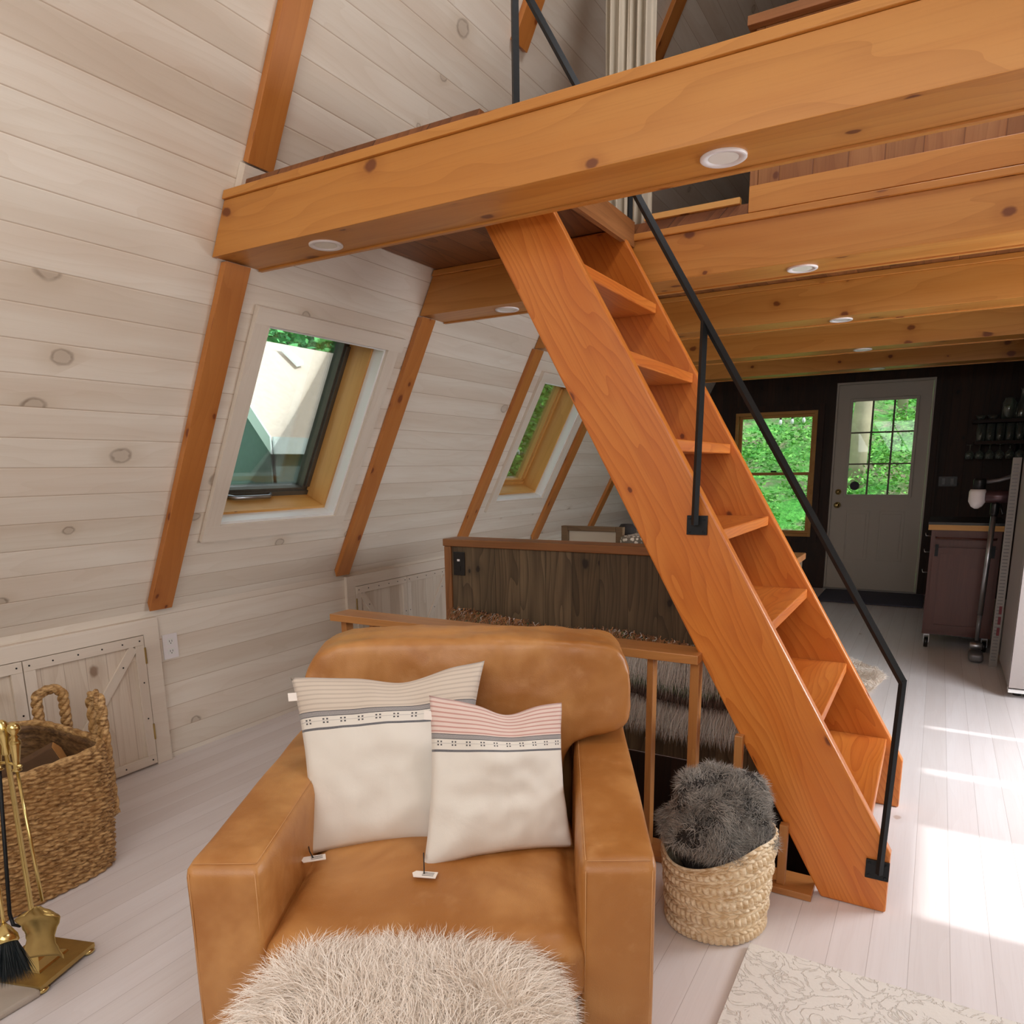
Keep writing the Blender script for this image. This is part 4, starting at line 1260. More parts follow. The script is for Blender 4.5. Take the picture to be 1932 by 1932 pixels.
# ---------------------------------------------------------------- big seagrass log basket
def log_basket():
    c = Vector((-2.47, 0.965, 0))
    root = thing('log_basket', 'large rectangular seagrass basket with braided handles holding firewood', 'basket', c)
    hx0, hy0, hx1, hy1, H = 0.262, 0.30, 0.262, 0.315, 0.40
    def ring(th, hx, hy, pw=5.0):
        cs, sn = math.cos(th), math.sin(th)
        k = (abs(cs) ** pw + abs(sn) ** pw) ** (-1 / pw)
        return hx * k * cs, hy * k * sn
    nU, nV = 760, 230
    rows = 24
    P = np.zeros((nU, nV, 3))
    rs = np.random.RandomState(3)
    rowj = rs.uniform(-0.3, 0.3, rows + 1)
    # arc-length parameter so that the strands have an even size
    ths = np.linspace(0, 2 * PI, 2000, endpoint=False)
    xy = np.array([ring(t, hx1, hy1) for t in ths]); seg = np.linalg.norm(np.roll(xy, -1, 0) - xy, axis=1)
    cum = np.concatenate([[0], np.cumsum(seg)]); tot = cum[-1]
    thu = np.interp(np.linspace(0, tot, nU, endpoint=False), cum, np.append(ths, 2 * PI))
    for i in range(nU):
        th = thu[i]; a = i / nU * tot
        for j in range(nV):
            f = j / (nV - 1); z = f * H
            hx = hx0 + (hx1 - hx0) * f; hy = hy0 + (hy1 - hy0) * f
            x, y = ring(th, hx, hy)
            rowf = f * rows; row = int(rowf); fr_ = rowf - row
            ph = a / 0.034 + 0.5 * (row % 2) + rowj[min(row, rows)] + (fr_ - 0.5) * 0.8
            d = (0.15 + 0.85 * abs(math.sin(PI * ph)) ** 0.8) * max(0, 1 - (2 * fr_ - 1) ** 2) ** 0.5 * 0.013
            bulge = 0.010 * math.sin(PI * f)
            l = math.hypot(x, y)
            P[i, j] = (x + (d + bulge) * x / l, y + (d + bulge) * y / l, z + 0.002)
    obj('woven_wall', grid_mesh(P, closed_u=True), 'seagrass', root, smooth=True)
    Pi = np.zeros((120, 40, 3))
    for i in range(120):
        th = 2 * PI * i / 120
        for j in range(40):
            f = 1 - j / 39
            hx = hx0 + (hx1 - hx0) * f - 0.012; hy = hy0 + (hy1 - hy0) * f - 0.012
            x, y = ring(th, hx, hy); k = 1 - 0.02 * abs(math.sin(j * 1.1))
            Pi[i, j] = (x * k, y * k, 0.02 + f * (H - 0.02))
    obj('lining', grid_mesh(Pi, closed_u=True), 'seagrass_shaded', root, smooth=True)
    obj('base', B(-0.2, 0.2, -0.25, 0.25, 0.001, 0.012), 'seagrass', root)
    rim = [Vector((*ring(2 * PI * i / 90, hx1 - 0.002, hy1 - 0.002), H + 0.004)) for i in range(91)]
    rb = bmesh.new()
    tube(rb, rim, [0.0115 + 0.0022 * math.sin(i * 2.2) for i in range(91)], 12, caps=False)
    obj('rim', rb, 'seagrass', root, smooth=True)
    def braid(name, path, r=0.017):
        # resample the path and wind three fat strands round it
        pts = [Vector(p) for p in path]
        out = []
        n = 70
        cum_ = [0]
        for a, b in zip(pts, pts[1:]): cum_.append(cum_[-1] + (b - a).length)
        for k in range(n + 1):
            s = cum_[-1] * k / n
            for m in range(len(pts) - 1):
                if s <= cum_[m + 1] + 1e-9: break
            t = (s - cum_[m]) / (cum_[m + 1] - cum_[m])
            out.append(pts[m].lerp(pts[m + 1], t))
        bm = bmesh.new()
        tube(bm, out, r * 0.75, 10)
        for q in range(3):
            sp3 = []
            for k, p in enumerate(out):
                t = (out[min(k + 1, n)] - out[max(k - 1, 0)]).normalized()
                up = Vector((0.3, 0.8, 0.1)); up = (up - t * up.dot(t)).normalized(); s_ = t.cross(up)
                an = k * 0.42 + q * 2 * PI / 3
                sp3.append(p + up * math.cos(an) * r * 0.62 + s_ * math.sin(an) * r * 0.62)
            tube(bm, sp3, r * 0.52, 8)
        return obj(name, bm, 'seagrass', root, smooth=True)
    def arch(px, py, tx, ty, w, z0, z1, lo):
        """legs at p +- t*w/2, foot z0, top z1; first leg runs on down to lo"""
        a = [(px - tx * w / 2, py - ty * w / 2, z0), (px - tx * w / 2, py - ty * w / 2, z1 - 0.03)]
        top = [(px - tx * w / 2 * math.cos(PI * k / 6), py - ty * w / 2 * math.cos(PI * k / 6), z1 - 0.03 + 0.03 * math.sin(PI * k / 6)) for k in range(1, 6)]
        b = [(px + tx * w / 2, py + ty * w / 2, z1 - 0.03), (px + tx * w / 2, py + ty * w / 2, lo)]
        return a + top + b
    braid('handle', arch(-0.23, 0.375, 0.15, 1, 0.085, 0.33, 0.50, 0.33))
    braid('handle', arch(0.128, 0.336, 1.0, -0.1, 0.060, 0.36, 0.545, 0.13))
    # firewood
    rs = random.Random(5)
    labs = ['split log with a pale cut end, on top in the big basket', 'dark split log deep in the big basket', 'pale split stick at the near rim inside the big basket']
    for k, (x, y, z, ax, el, L, r) in enumerate(((-0.04, 0.14, 0.29, 0.9, 0.45, 0.30, 0.042), (-0.05, -0.02, 0.14, 1.4, 0.15, 0.38, 0.05), (0.09, -0.10, 0.22, 1.2, 0.1, 0.36, 0.035))):
        M = Matrix.Translation(c + Vector((x, y, z))) @ Matrix.Rotation(ax, 4, 'Z') @ Matrix.Rotation(-el, 4, 'Y')
        lg = thing('split_log', labs[k], 'log', M.translation, 0, 'firewood in the big basket')
        Ml = Matrix.Translation(-M.translation) @ M
        poly = [(-L / 2, math.cos(a) * r * rs.uniform(0.8, 1.1), math.sin(a) * r * rs.uniform(0.8, 1.1)) for a in (0.2, 1.3, 2.2, 3.4, 4.6, 5.4)]
        bm = bmesh.new(); prism(bm, poly, (L, 0, 0)); bmesh.ops.transform(bm, matrix=Ml, verts=bm.verts)
        obj('bark', bm, 'firewood', lg, bevel=0.003)
        bm = bmesh.new(); prism(bm, [(L / 2 + 0.0005, p[1] * 0.96, p[2] * 0.96) for p in poly], (0.001, 0, 0)); bmesh.ops.transform(bm, matrix=Ml, verts=bm.verts)
        obj('cut_end', bm, 'firewood_end', lg)
log_basket()

# ---------------------------------------------------------------- brass fire tools
def fire_tools():
    c = Vector((-1.909, 0.832, 0))
    root = thing('fire_tool_stand', 'brass fireplace tool stand on a square footed base beside the big basket', 'tool stand', c)
    M = Matrix.Rotation(math.radians(18), 4, 'Z')
    obj('base_plate', B(-0.088, 0.088, -0.088, 0.088, 0.012, 0.024, M), 'brass_dull', root, bevel=0.004)
    for sx in (-1, 1):
        for sy in (-1, 1):
            lb = bmesh.new(); lathe(lb, [(0.014, 0.0005), (0.018, 0.006), (0.016, 0.0118)], 14, M @ Matrix.Translation((sx * 0.075, sy * 0.075, 0)))
            obj('foot', lb, 'brass', root, smooth=True)
    bm = bmesh.new()
    lathe(bm, [(0.010, 0.0655), (0.006, 0.08), (0.006, 0.585), (0.012, 0.59), (0.009, 0.61), (0.014, 0.63), (0.016, 0.65), (0.01, 0.668), (0.002, 0.675)], 20, Matrix.Translation((0, 0, 0)))
    pb = bmesh.new(); lathe(pb, [(0.066, 0.0245), (0.062, 0.030), (0.034, 0.040), (0.020, 0.052), (0.014, 0.065)], 4, M @ Matrix.Rotation(PI / 4, 4, 'Z'))
    obj('plinth', pb, 'brass', root, bevel=0.001)
    obj('post', bm, 'brass', root, smooth=True)
    bm = bmesh.new(); tube(bm, [(-0.07, -0.03, 0.56), (0, 0, 0.565), (0.04, 0.01, 0.56)], 0.004, 8)
    obj('hanger_bar', bm, 'brass', root, smooth=True)
    def handle(t, top, bottom, l):
        """turned handle from top to bottom with a ball finial (world coordinates)"""
        a, b = Vector(top), Vector(bottom)
        d = (a - b).normalized(); q = d.to_track_quat('Z', 'Y').to_matrix().to_4x4()
        Mh = Matrix.Translation(b - t) @ q
        L = (a - b).length
        bm = bmesh.new()
        lathe(bm, [(0.004, 0), (0.012, 0.004), (0.007, 0.01), (0.008, 0.03), (0.0125, L * 0.55), (0.013, L * 0.62), (0.007, L * 0.68), (0.011, L * 0.72), (0.006, L * 0.75), (0.0155, L * 0.86), (0.012, L * 0.96), (0.002, L)], 18, Mh)
        return bm
    # shovel
    t = Vector((-1.87, 0.838, 0.60))
    sh = thing('ash_shovel', 'brass ash shovel with a rippled pan hanging at the front of the tool stand', 'shovel', t)
    top = Vector((-1.872, 0.84, 0.672)); mid = Vector((-1.885, 0.838, 0.545)); low = Vector((-1.776, 0.80, 0.25))
    obj('handle', handle(t, top, mid, 0), 'brass', sh, smooth=True)
    obj('rod', tube(bmesh.new(), [mid - t, low - t], 0.0042, 8), 'brass', sh, smooth=True)
    d = Vector((0.0, -0.015, -0.16)).normalized(); side = Vector((0.80, 0.60, 0)).normalized(); nn = side.cross(d).normalized()
    if nn.y > 0: nn = -nn
    P = np.zeros((25, 18, 3))
    for i in range(25):
        a = 2 * i / 24 - 1
        for j in range(18):
            f = j / 17
            wd = 0.043 + 0.011 * math.cos(f * 5.6)
            if f < 0.12: wd *= (f / 0.12) ** 0.5 * 0.6 + 0.4
            lip = 0.016 * abs(a) ** 3 * (1 + 0.12 * math.sin(j * 2.3)) + 0.024 * max(0, (0.28 - f) / 0.28) ** 1.2 * (1 + 0.10 * math.sin(i * 1.6))
            p = low + d * ((f + 0.10 * a * a * (1 - f)) * 0.140) + side * a * wd + nn * lip
            P[i, j] = p - t
    pn = obj('pan', grid_mesh(P), 'brass_dull', sh, smooth=True); mod(pn, 'SOLIDIFY', thickness=0.0016, offset=0)
    # brush
    t = Vector((-1.985, 0.79, 0.60))
    br = thing('hearth_brush', 'brass handled hearth brush with black bristles at the left picture edge', 'brush', t)
    top = Vector((-1.955, 0.80, 0.645)); mid = Vector((-1.957, 0.795, 0.52)); low = Vector((-1.768, 0.710, 0.237))
    obj('handle', handle(t, top, mid, 0), 'brass', br, smooth=True)
    obj('rod', tube(bmesh.new(), [mid - t, low - t], 0.0042, 8), 'brass', br, smooth=True)
    bm = bmesh.new()
    Mq = Matrix.Translation(low - t) @ (low - mid).normalized().to_track_quat('Z', 'Y').to_matrix().to_4x4()
    lathe(bm, [(0.004, -0.01), (0.012, 0.0), (0.024, 0.02), (0.026, 0.034), (0.022, 0.038)], 20, Mq)
    obj('ferrule', bm, 'brass', br, smooth=True)
    rs = np.random.RandomState(8)
    n = 2600; an = rs.uniform(0, 6.28, n); rr = np.sqrt(rs.rand(n)) * 0.021
    loc = np.stack([rr * np.cos(an), rr * np.sin(an), np.full(n, 0.036)], 1)
    R = np.array([list(Mq @ Vector(p)) for p in loc])
    Dd = np.array([list(Mq.to_3x3() @ Vector((p[0] * 14, p[1] * 14, 1.0))) for p in loc])
    strands('bristles', R, Dd, 0.075, 0.0016, 'black_bristle', br, jitter=0.05, bendamt=0.05, seg=3, seed=3)
    # poker
    t = Vector((-2.02, 0.86, 0.60))
    pk = thing('fire_poker', 'dark iron poker with hooked tip behind the hearth brush', 'poker', t)
    top = Vector((-2.02, 0.865, 0.64)); mid = Vector((-2.025, 0.86, 0.51)); low = Vector((-2.06, 0.845, 0.10))
    obj('handle', handle(t, top, mid, 0), 'brass', pk, smooth=True)
    obj('rod', tube(bmesh.new(), [mid - t, low - t, low - t + Vector((0.01, 0, -0.03)), low - t + Vector((0.03, 0.005, -0.03)), low - t + Vector((0.035, 0.01, 0.0))], 0.005, 8), 'iron', pk, smooth=True)
fire_tools()
hb = bmesh.new(); prism(hb, [(-1.795, 0.775, 0.001), (-2.35, 0.815, 0.001), (-2.35, -0.4, 0.001), (-1.775, -0.4, 0.001)], (0, 0, 0.018))
tag(obj('hearth_slab', hb, 'stone', bevel=0.006), 'corner of a pale stone hearth slab at the bottom left', 'hearth')

# ---------------------------------------------------------------- rugs on the floor
rb = rbox(0.42, 0.60, 0.009, 0.75, 1.20, 0.0075, 6, 0.006)
for v in rb.verts: v.co.x += (v.co.y - 1.8) * 0.0 + 0.0
ru = tag(obj('area_rug', rb, 'ivory_rug', smooth=False), 'ivory rug with carved scroll pattern at the bottom right', 'rug')
def sheepskin():
    c = Vector((-0.42, 4.62, 0))
    root = thing('sheepskin_rug', 'small pale sheepskin lying on the floor behind the stairs', 'rug', c)
    bm = bmesh.new(); bmesh.ops.create_circle(bm, cap_ends=True, segments=60, radius=1)
    for v in bm.verts:
        th = math.atan2(v.co.y, v.co.x); k = 1 + 0.16 * math.cos(2 * th) + 0.08 * math.sin(5 * th)
        v.co = Vector((math.cos(th) * 0.20 * k, math.sin(th) * 0.52 * k, 0.004))
    bmesh.ops.triangulate(bm, faces=bm.faces)
    o = obj('pelt', bm, 'fur_cream', root)
    R, Nn = sample_surface(o.data, 9000, 6)
    Nn = np.tile([0, 0, 1.0], (len(R), 1))
    strands('fleece', R, Nn + np.stack([np.sin(R[:, 1] * 20), np.cos(R[:, 0] * 24), np.zeros(len(R))], 1) * 0.9, 0.05, 0.003, 'fur_cream', root, jitter=0.3, seg=3, seed=2, bendamt=0.5)
sheepskin()
tag(obj('door_mat', rbox(-0.47, 7.62, 0.009, 0.44, 0.36, 0.008, 5, 0.006), 'mat_blue'), 'dark blue grey mat on the floor in front of the back door', 'mat')
# ---------------------------------------------------------------- back door and window
def back_door():
    d = thing('door_1', 'white half glazed back door with nine panes', None, ((DR[0] + DR[1]) / 2, YB, 0)); d['kind'] = 'structure'
    T = Matrix.Translation(-d.location)
    def p(name, bm, mat, parent=d, **kw):
        bmesh.ops.transform(bm, matrix=T, verts=bm.verts)
        return obj(name, bm, mat, parent, **kw)
    x0, x1, zt = DR[0] + 0.02, DR[1] - 0.02, 2.015
    y0, y1 = YB + 0.002, YB + 0.045
    gx0_, gx1_, gz0, gz1 = -0.80, -0.245, 0.955, 1.86
    bm = bmesh.new()
    box(bm, x0, gx0_, y0, y1, 0.012, zt); box(bm, gx1_, x1, y0, y1, 0.012, zt)
    box(bm, gx0_, gx1_, y0, y1, 0.012, gz0); box(bm, gx0_, gx1_, y0, y1, gz1, zt)
    p('slab', bm, 'door_white')
    bm = bmesh.new()
    for a in ((DR[0] + 0.0005, DR[0] + 0.0185, 0.012, DR[3] - 0.0005), (DR[1] - 0.0185, DR[1] - 0.0005, 0.012, DR[3] - 0.0005), (DR[0] + 0.0185, DR[1] - 0.0185, 2.017, DR[3] - 0.0005)):
        box(bm, a[0], a[1], YB - 0.01, YB + 0.09, a[2], a[3])
    p('jamb', bm, 'door_white')
    f = 0.022
    bm = bmesh.new()
    for a in ((gx0_ - f, gx0_ + 0.006, gz0 - f, gz1 + f), (gx1_ - 0.006, gx1_ + f, gz0 - f, gz1 + f), (gx0_ + 0.006, gx1_ - 0.006, gz0 - f, gz0 + 0.006), (gx0_ + 0.006, gx1_ - 0.006, gz1 - 0.006, gz1 + f)):
        box(bm, a[0], a[1], y0 - 0.012, y0 - 0.0005, a[2], a[3])
    p('glazing_frame', bm, 'door_white', bevel=0.003)
    for k in (1, 2):
        x = gx0_ + (gx1_ - gx0_) * k / 3
        p('muntin', B(x - 0.008, x + 0.008, y0 - 0.006, y0 + 0.012, gz0 + 0.006, gz1 - 0.006), 'muntin_grey')
        z = gz0 + (gz1 - gz0) * k / 3
        p('muntin', B(gx0_ + 0.006, gx1_ - 0.006, y0 - 0.0065, y0 + 0.0115, z - 0.007, z + 0.007), 'muntin_grey')
    p('glass', B(gx0_, gx1_, y0 + 0.014, y0 + 0.018, gz0, gz1), 'pane')
    # pressed lower panels
    for a, b in ((-0.79, -0.57), (-0.49, -0.26)):
        bm = bmesh.new()
        for q in ((a, a + 0.012, 0.30, 0.80), (b - 0.012, b, 0.30, 0.80), (a + 0.012, b - 0.012, 0.30, 0.312), (a + 0.012, b - 0.012, 0.788, 0.80)):
            box(bm, q[0], q[1], y0 - 0.004, y0 - 0.0003, q[2], q[3])
        box(bm, a + 0.03, b - 0.03, y0 - 0.004, y0 - 0.0003, 0.33, 0.77)
        p('pressed_panel', bm, 'door_white', bevel=0.0015)
    Rx = Matrix.Rotation(PI / 2, 4, 'X')
    bm = bmesh.new(); lathe(bm, [(0.028, 0), (0.028, 0.006), (0.016, 0.012), (0.012, 0.026), (0.004, 0.028)], 22, Matrix.Translation((-0.872, y0, 0.985)) @ Rx)
    p('deadbolt', bm, 'brass', smooth=True)
    bm = bmesh.new(); lathe(bm, [(0.030, 0), (0.030, 0.004), (0.012, 0.01), (0.011, 0.03), (0.025, 0.04), (0.028, 0.052), (0.018, 0.064), (0.004, 0.066)], 24, Matrix.Translation((-0.872, y0, 0.855)) @ Rx)
    p('door_knob', bm, 'brass', smooth=True)
    bm = bmesh.new(); lathe(bm, [(0.044, 0), (0.044, 0.003)], 30, Matrix.Translation((-0.728, y0 + 0.012, 1.045)) @ Rx)
    st_ = p('round_sticker', bm, 'mat_blue')
    bm = bmesh.new(); tube(bm, [Vector((-0.728 + 0.038 * math.cos(a), y0 + 0.0085, 1.045 + 0.038 * math.sin(a))) for a in [2 * PI * i / 32 for i in range(33)]], 0.0012, 6, caps=False)
    p('ring', bm, 'muntin_grey', parent=st_)
    p('threshold', B(DR[0], DR[1], YB - 0.06, YB + 0.06, 0.0005, 0.011), 'steel', bevel=0.002)
    for z in (0.3, 1.75):
        p('hinge', B(x1 + 0.001, x1 + 0.012, y0 - 0.006, y0 + 0.002, z, z + 0.09), 'brass_dull')
    bm = bmesh.new()
    for a in ((DR[0] - 0.075, DR[0], 0, 2.115), (DR[1], DR[1] + 0.075, 0, 2.115), (DR[0], DR[1], 2.04, 2.115)):
        box(bm, a[0], a[1], YB - 0.022, YB - 0.001, a[2] + 0.001, a[3])
    struct('trim_3', bm, 'dark_board', 'dark casing round the back door', grain=(0, 0, 1), bevel=0.002)
back_door()

def back_window():
    d = thing('window_3', 'double hung wooden window in the dark end wall', None, ((WN[0] + WN[1]) / 2, YB, WN[2])); d['kind'] = 'structure'
    T = Matrix.Translation(-d.location)
    def p(name, bm, mat, parent=d, **kw):
        bmesh.ops.transform(bm, matrix=T, verts=bm.verts)
        return obj(name, bm, mat, parent, **kw)
    def ringbox(x0, x1, z0, z1, t, y0, y1):
        bm = bmesh.new()
        box(bm, x0, x0 + t, y0, y1, z0, z1); box(bm, x1 - t, x1, y0, y1, z0, z1)
        box(bm, x0 + t, x1 - t, y0, y1, z0, z0 + t); box(bm, x0 + t, x1 - t, y0, y1, z1 - t, z1)
        return bm
    x0, x1, z0, z1 = WN
    p('frame', ringbox(x0 - 0.02, x1 + 0.02, z0 - 0.02, z1 + 0.02, 0.03, YB - 0.015, YB + 0.09), 'window_wood', grain=(1, 0, 0), bevel=0.002)
    zm = 1.165
    us = p('upper_sash', ringbox(x0 + 0.011, x1 - 0.011, zm - 0.012, z1 - 0.011, 0.028, YB + 0.045, YB + 0.075), 'window_wood', grain=(1, 0, 0), bevel=0.002)
    p('glass', B(x0 + 0.038, x1 - 0.038, YB + 0.058, YB + 0.062, zm + 0.015, z1 - 0.038), 'pane', parent=us)
    ls = p('lower_sash', ringbox(x0 + 0.011, x1 - 0.011, z0 + 0.011, zm + 0.018, 0.030, YB + 0.012, YB + 0.042), 'window_wood', grain=(1, 0, 0), bevel=0.002)
    p('glass', B(x0 + 0.040, x1 - 0.040, YB + 0.025, YB + 0.029, z0 + 0.04, zm - 0.010), 'pane', parent=ls)
    p('sash_lock', rbox((x0 + x1) / 2, YB + 0.03, zm + 0.028, 0.03, 0.012, 0.008, 4, 0.005), 'iron')
    bm = bmesh.new()
    t = 0.06
    for a in ((x0 - 0.021 - t, x0 - 0.021, z0 - 0.08, z1 + 0.08), (x1 + 0.021, x1 + 0.021 + t, z0 - 0.08, z1 + 0.08), (x0 - 0.021, x1 + 0.021, z1 + 0.021, z1 + 0.08), (x0 - 0.021, x1 + 0.021, z0 - 0.08, z0 - 0.021)):
        box(bm, a[0], a[1], YB - 0.02, YB - 0.001, a[2], a[3])
    struct('trim_4', bm, 'dark_board', 'dark casing round the back window', grain=(0, 0, 1), bevel=0.002)
back_window()
sw = thing('switch_plate', 'black double switch and outlet plate between the back door and the shelves', 'switch', (0.07, YB - 0.001, 1.085))
obj('cover_plate', B(-0.075, 0.075, -0.006, 0, -0.045, 0.045), 'black_plastic', sw, bevel=0.002)
for x in (-0.035, 0.035):
    obj('toggle', B(x - 0.012, x + 0.012, -0.010, -0.0062, -0.028, 0.028), 'granite', sw, bevel=0.001)

# ---------------------------------------------------------------- kitchen corner
def side_wall():
    struct('wall_kitchen', B(0.635, 0.66, 5.5, YB - 0.001, 0.001, ZB - 0.006), 'dark_board', 'dark boarded partition at the right of the kitchen corner', grain=(0, 0, 1))
side_wall()
def shelf(x0, x1, z, label):
    t = thing('wall_shelf', label, 'shelf', ((x0 + x1) / 2, 7.97, z), group='dark glass shelves')
    hw_ = (x1 - x0) / 2
    obj('board', B(-hw_, hw_, -0.14, 0.125, -0.014, 0.014), 'dark_board', t, grain=(1, 0, 0), bevel=0.002)
    for x in (-hw_ + 0.05, hw_ - 0.05):
        bm = bmesh.new(); prism(bm, [(x - 0.006, 0.125, -0.0145), (x - 0.006, -0.10, -0.0145), (x - 0.006, 0.125, -0.10)], (0.012, 0, 0))
        obj('bracket', bm, 'iron', t)
    return t
shelf(0.245, 0.625, 1.428, 'lower dark shelf with hanging wine glasses beneath, beside the back door')
shelf(0.215, 0.625, 1.612, 'upper dark shelf with small bowls, beside the back door')
cupb = bmesh.new
def glass_mesh(prof, seg=20):
    bm = bmesh.new(); lathe(bm, prof, seg, capb=True, capt=False); bm.normal_update()
    me = bpy.data.meshes.new('glass'); uvmap(bm, (0, 0, 1)); bm.to_mesh(me); bm.free(); me.shade_smooth(); me.materials.append(MAT['glassware'])
    return me
def place(me, name, loc, label, cat, group, rot=None):
    o = bpy.data.objects.new(name, me); C.objects.link(o); o.location = loc
    if rot: o.rotation_euler = rot
    return tag(o, label, cat, group)
tall = glass_mesh([(0.028, 0.0), (0.030, 0.004), (0.034, 0.148), (0.0325, 0.148), (0.027, 0.008), (0.001, 0.007)])
ORD = ['leftmost', 'second from left', 'middle', 'fourth from left', 'rightmost', 'sixth']
for row, y in enumerate((7.875, 8.0)):
    for i in range(5):
        x = 0.285 + i * 0.072
        place(tall, 'tumbler', (x, y, 1.4425), ORD[i] + ' tall tumbler of the ' + ('front' if row == 0 else 'back') + ' row on the lower shelf', 'glass', 'tumblers on the lower shelf')
wine = glass_mesh([(0.030, 0.0), (0.030, 0.002), (0.004, 0.006), (0.0035, 0.045), (0.012, 0.055), (0.032, 0.075), (0.036, 0.095), (0.030, 0.128), (0.029, 0.128), (0.034, 0.095), (0.028, 0.075), (0.001, 0.058)])
WO = ['leftmost', 'second from left', 'third from left', 'fourth from left', 'fifth from left', 'rightmost']
for i in range(6):
    place(wine, 'wine_glass', (0.215 + i * 0.075, 7.89, 1.4135), WO[i] + ' wine glass hanging upside down beneath the lower shelf', 'glass', 'wine glasses under the lower shelf', (PI, 0, 0))
bowl = glass_mesh([(0.022, 0.0), (0.024, 0.004), (0.046, 0.040), (0.044, 0.040), (0.020, 0.008), (0.001, 0.006)])
for i, x in enumerate((0.275, 0.365)):
    place(bowl, 'glass_bowl', (x, 7.90, 1.6265), ('leftmost small glass bowl on the upper shelf', 'small glass bowl between its twin and the tall jar on the upper shelf')[i], 'bowl', 'glass bowls on the upper shelf')
jar = glass_mesh([(0.045, 0.0), (0.052, 0.006), (0.052, 0.14), (0.038, 0.165), (0.038, 0.18), (0.034, 0.18), (0.034, 0.16), (0.048, 0.135), (0.048, 0.01), (0.001, 0.008)], 24)
place(jar, 'glass_jar', (0.475, 7.90, 1.6265), 'tall clear glass jar on the upper shelf', 'jar', None)
dec = glass_mesh([(0.050, 0.0), (0.056, 0.02), (0.050, 0.12), (0.018, 0.17), (0.016, 0.24), (0.024, 0.26), (0.022, 0.26), (0.013, 0.24), (0.001, 0.1)], 24)
place(dec, 'decanter', (0.570, 7.93, 1.6265), 'tall narrow necked decanter at the right end of the upper shelf', 'decanter', None)

def kitchen_cart():
    t = thing('kitchen_cart', 'dark red wooden kitchen cart on casters with a black top', 'cart', (0.17, 5.95, 0))
    x0, x1, y0, y1 = -0.195, 0.225, -0.29, 0.33
    obj('body', B(x0 + 0.01, x1 - 0.01, y0 + 0.02, y1, 0.10, 0.815), 'cart_wood', t, bevel=0.003)
    obj('worktop', B(x0 - 0.012, x1 + 0.012, y0 - 0.012, y1 + 0.01, 0.851, 0.868), 'granite', t, bevel=0.003)
    obj('edge_board', B(x0 - 0.01, x1 + 0.01, y0 - 0.010, y1 + 0.008, 0.8155, 0.8505), 'window_wood', t, grain=(1, 0, 0), bevel=0.002)
    dr_ = obj('door', B(x0 + 0.03, x1 - 0.03, y0 + 0.004, y0 + 0.0195, 0.13, 0.70), 'cart_wood', t, bevel=0.002)
    bm = bmesh.new()
    for a in ((x0 + 0.03, x0 + 0.075, 0.13, 0.70), (x1 - 0.075, x1 - 0.03, 0.13, 0.70), (x0 + 0.075, x1 - 0.075, 0.13, 0.175), (x0 + 0.075, x1 - 0.075, 0.655, 0.70)):
        box(bm, a[0], a[1], y0 - 0.004, y0 + 0.0035, a[2], a[3])
    obj('door_frame', bm, 'cart_wood', dr_, bevel=0.0015)
    for x in (x0 + 0.05, x1 - 0.05):
        obj('strap_hinge', B(x - 0.01, x + 0.01, y0 - 0.008, y0 - 0.0045, 0.64, 0.72), 'iron', t, bevel=0.001)
    bm = bmesh.new(); tube(bm, [(x0 + 0.04, y0 + 0.018, 0.765), (x0 + 0.04, y0 - 0.03, 0.765), (x1 - 0.04, y0 - 0.03, 0.765), (x1 - 0.04, y0 + 0.018, 0.765)], 0.006, 10)
    obj('towel_bar', bm, 'cart_wood', t, smooth=True)
    for z in (0.52, 0.66, 0.77):
        bm = bmesh.new(); tube(bm, [(x0 + 0.012, y0 + 0.06, z), (x0 - 0.02, y0 + 0.06, z), (x0 - 0.024, y0 + 0.06, z + 0.02)], 0.003, 8)
        obj('hook', bm, 'steel', t, smooth=True)
    for x in (x0 + 0.04, x1 - 0.04):
        for y in (y0 + 0.05, y1 - 0.05):
            bm = bmesh.new(); lathe(bm, [(0.010, -0.012), (0.034, -0.012), (0.036, 0), (0.034, 0.012), (0.010, 0.012)], 22, Matrix.Translation((x, y, 0.0365)) @ Matrix.Rotation(PI / 2, 4, 'Y'))
            cs_ = obj('caster', bm, 'black_plastic', t, smooth=True)
            bm = bmesh.new(); box(bm, x - 0.018, x - 0.014, y - 0.012, y + 0.012, 0.036, 0.099); box(bm, x + 0.014, x + 0.018, y - 0.012, y + 0.012, 0.036, 0.099); box(bm, x - 0.014, x + 0.014, y - 0.012, y + 0.012, 0.085, 0.099)
            obj('fork', bm, 'steel', cs_)
kitchen_cart()

def fridge():
    t = thing('refrigerator', 'pale refrigerator cut off by the right picture edge', 'refrigerator', (0.795, 4.98, 0))
    x0, y0 = -0.375, -0.33
    obj('cabinet', B(x0, 0.34, y0, 0.33, 0.055, 1.62), 'fridge_panel', t, bevel=0.006)
    obj('kick_plate', B(x0, 0.34, y0 - 0.05, y0 + 0.02, 0.035, 0.0545), 'white_paint', t, bevel=0.002)
    for x in (x0 + 0.05, 0.28):
        for y in (y0 + 0.05, 0.28):
            bm = bmesh.new(); lathe(bm, [(0.02, 0.0005), (0.02, 0.015), (0.008, 0.016), (0.008, 0.056)], 14, Matrix.Translation((x, y, 0))); obj('foot', bm, 'black_plastic', t)
    obj('gasket', B(x0 + 0.008, 0.33, y0 - 0.012, y0 - 0.0005, 0.075, 1.60), 'dark_cloth', t)
    obj('door', B(x0, 0.34, y0 - 0.062, y0 - 0.0125, 0.065, 1.62), 'fridge_panel', t, bevel=0.008)
fridge()
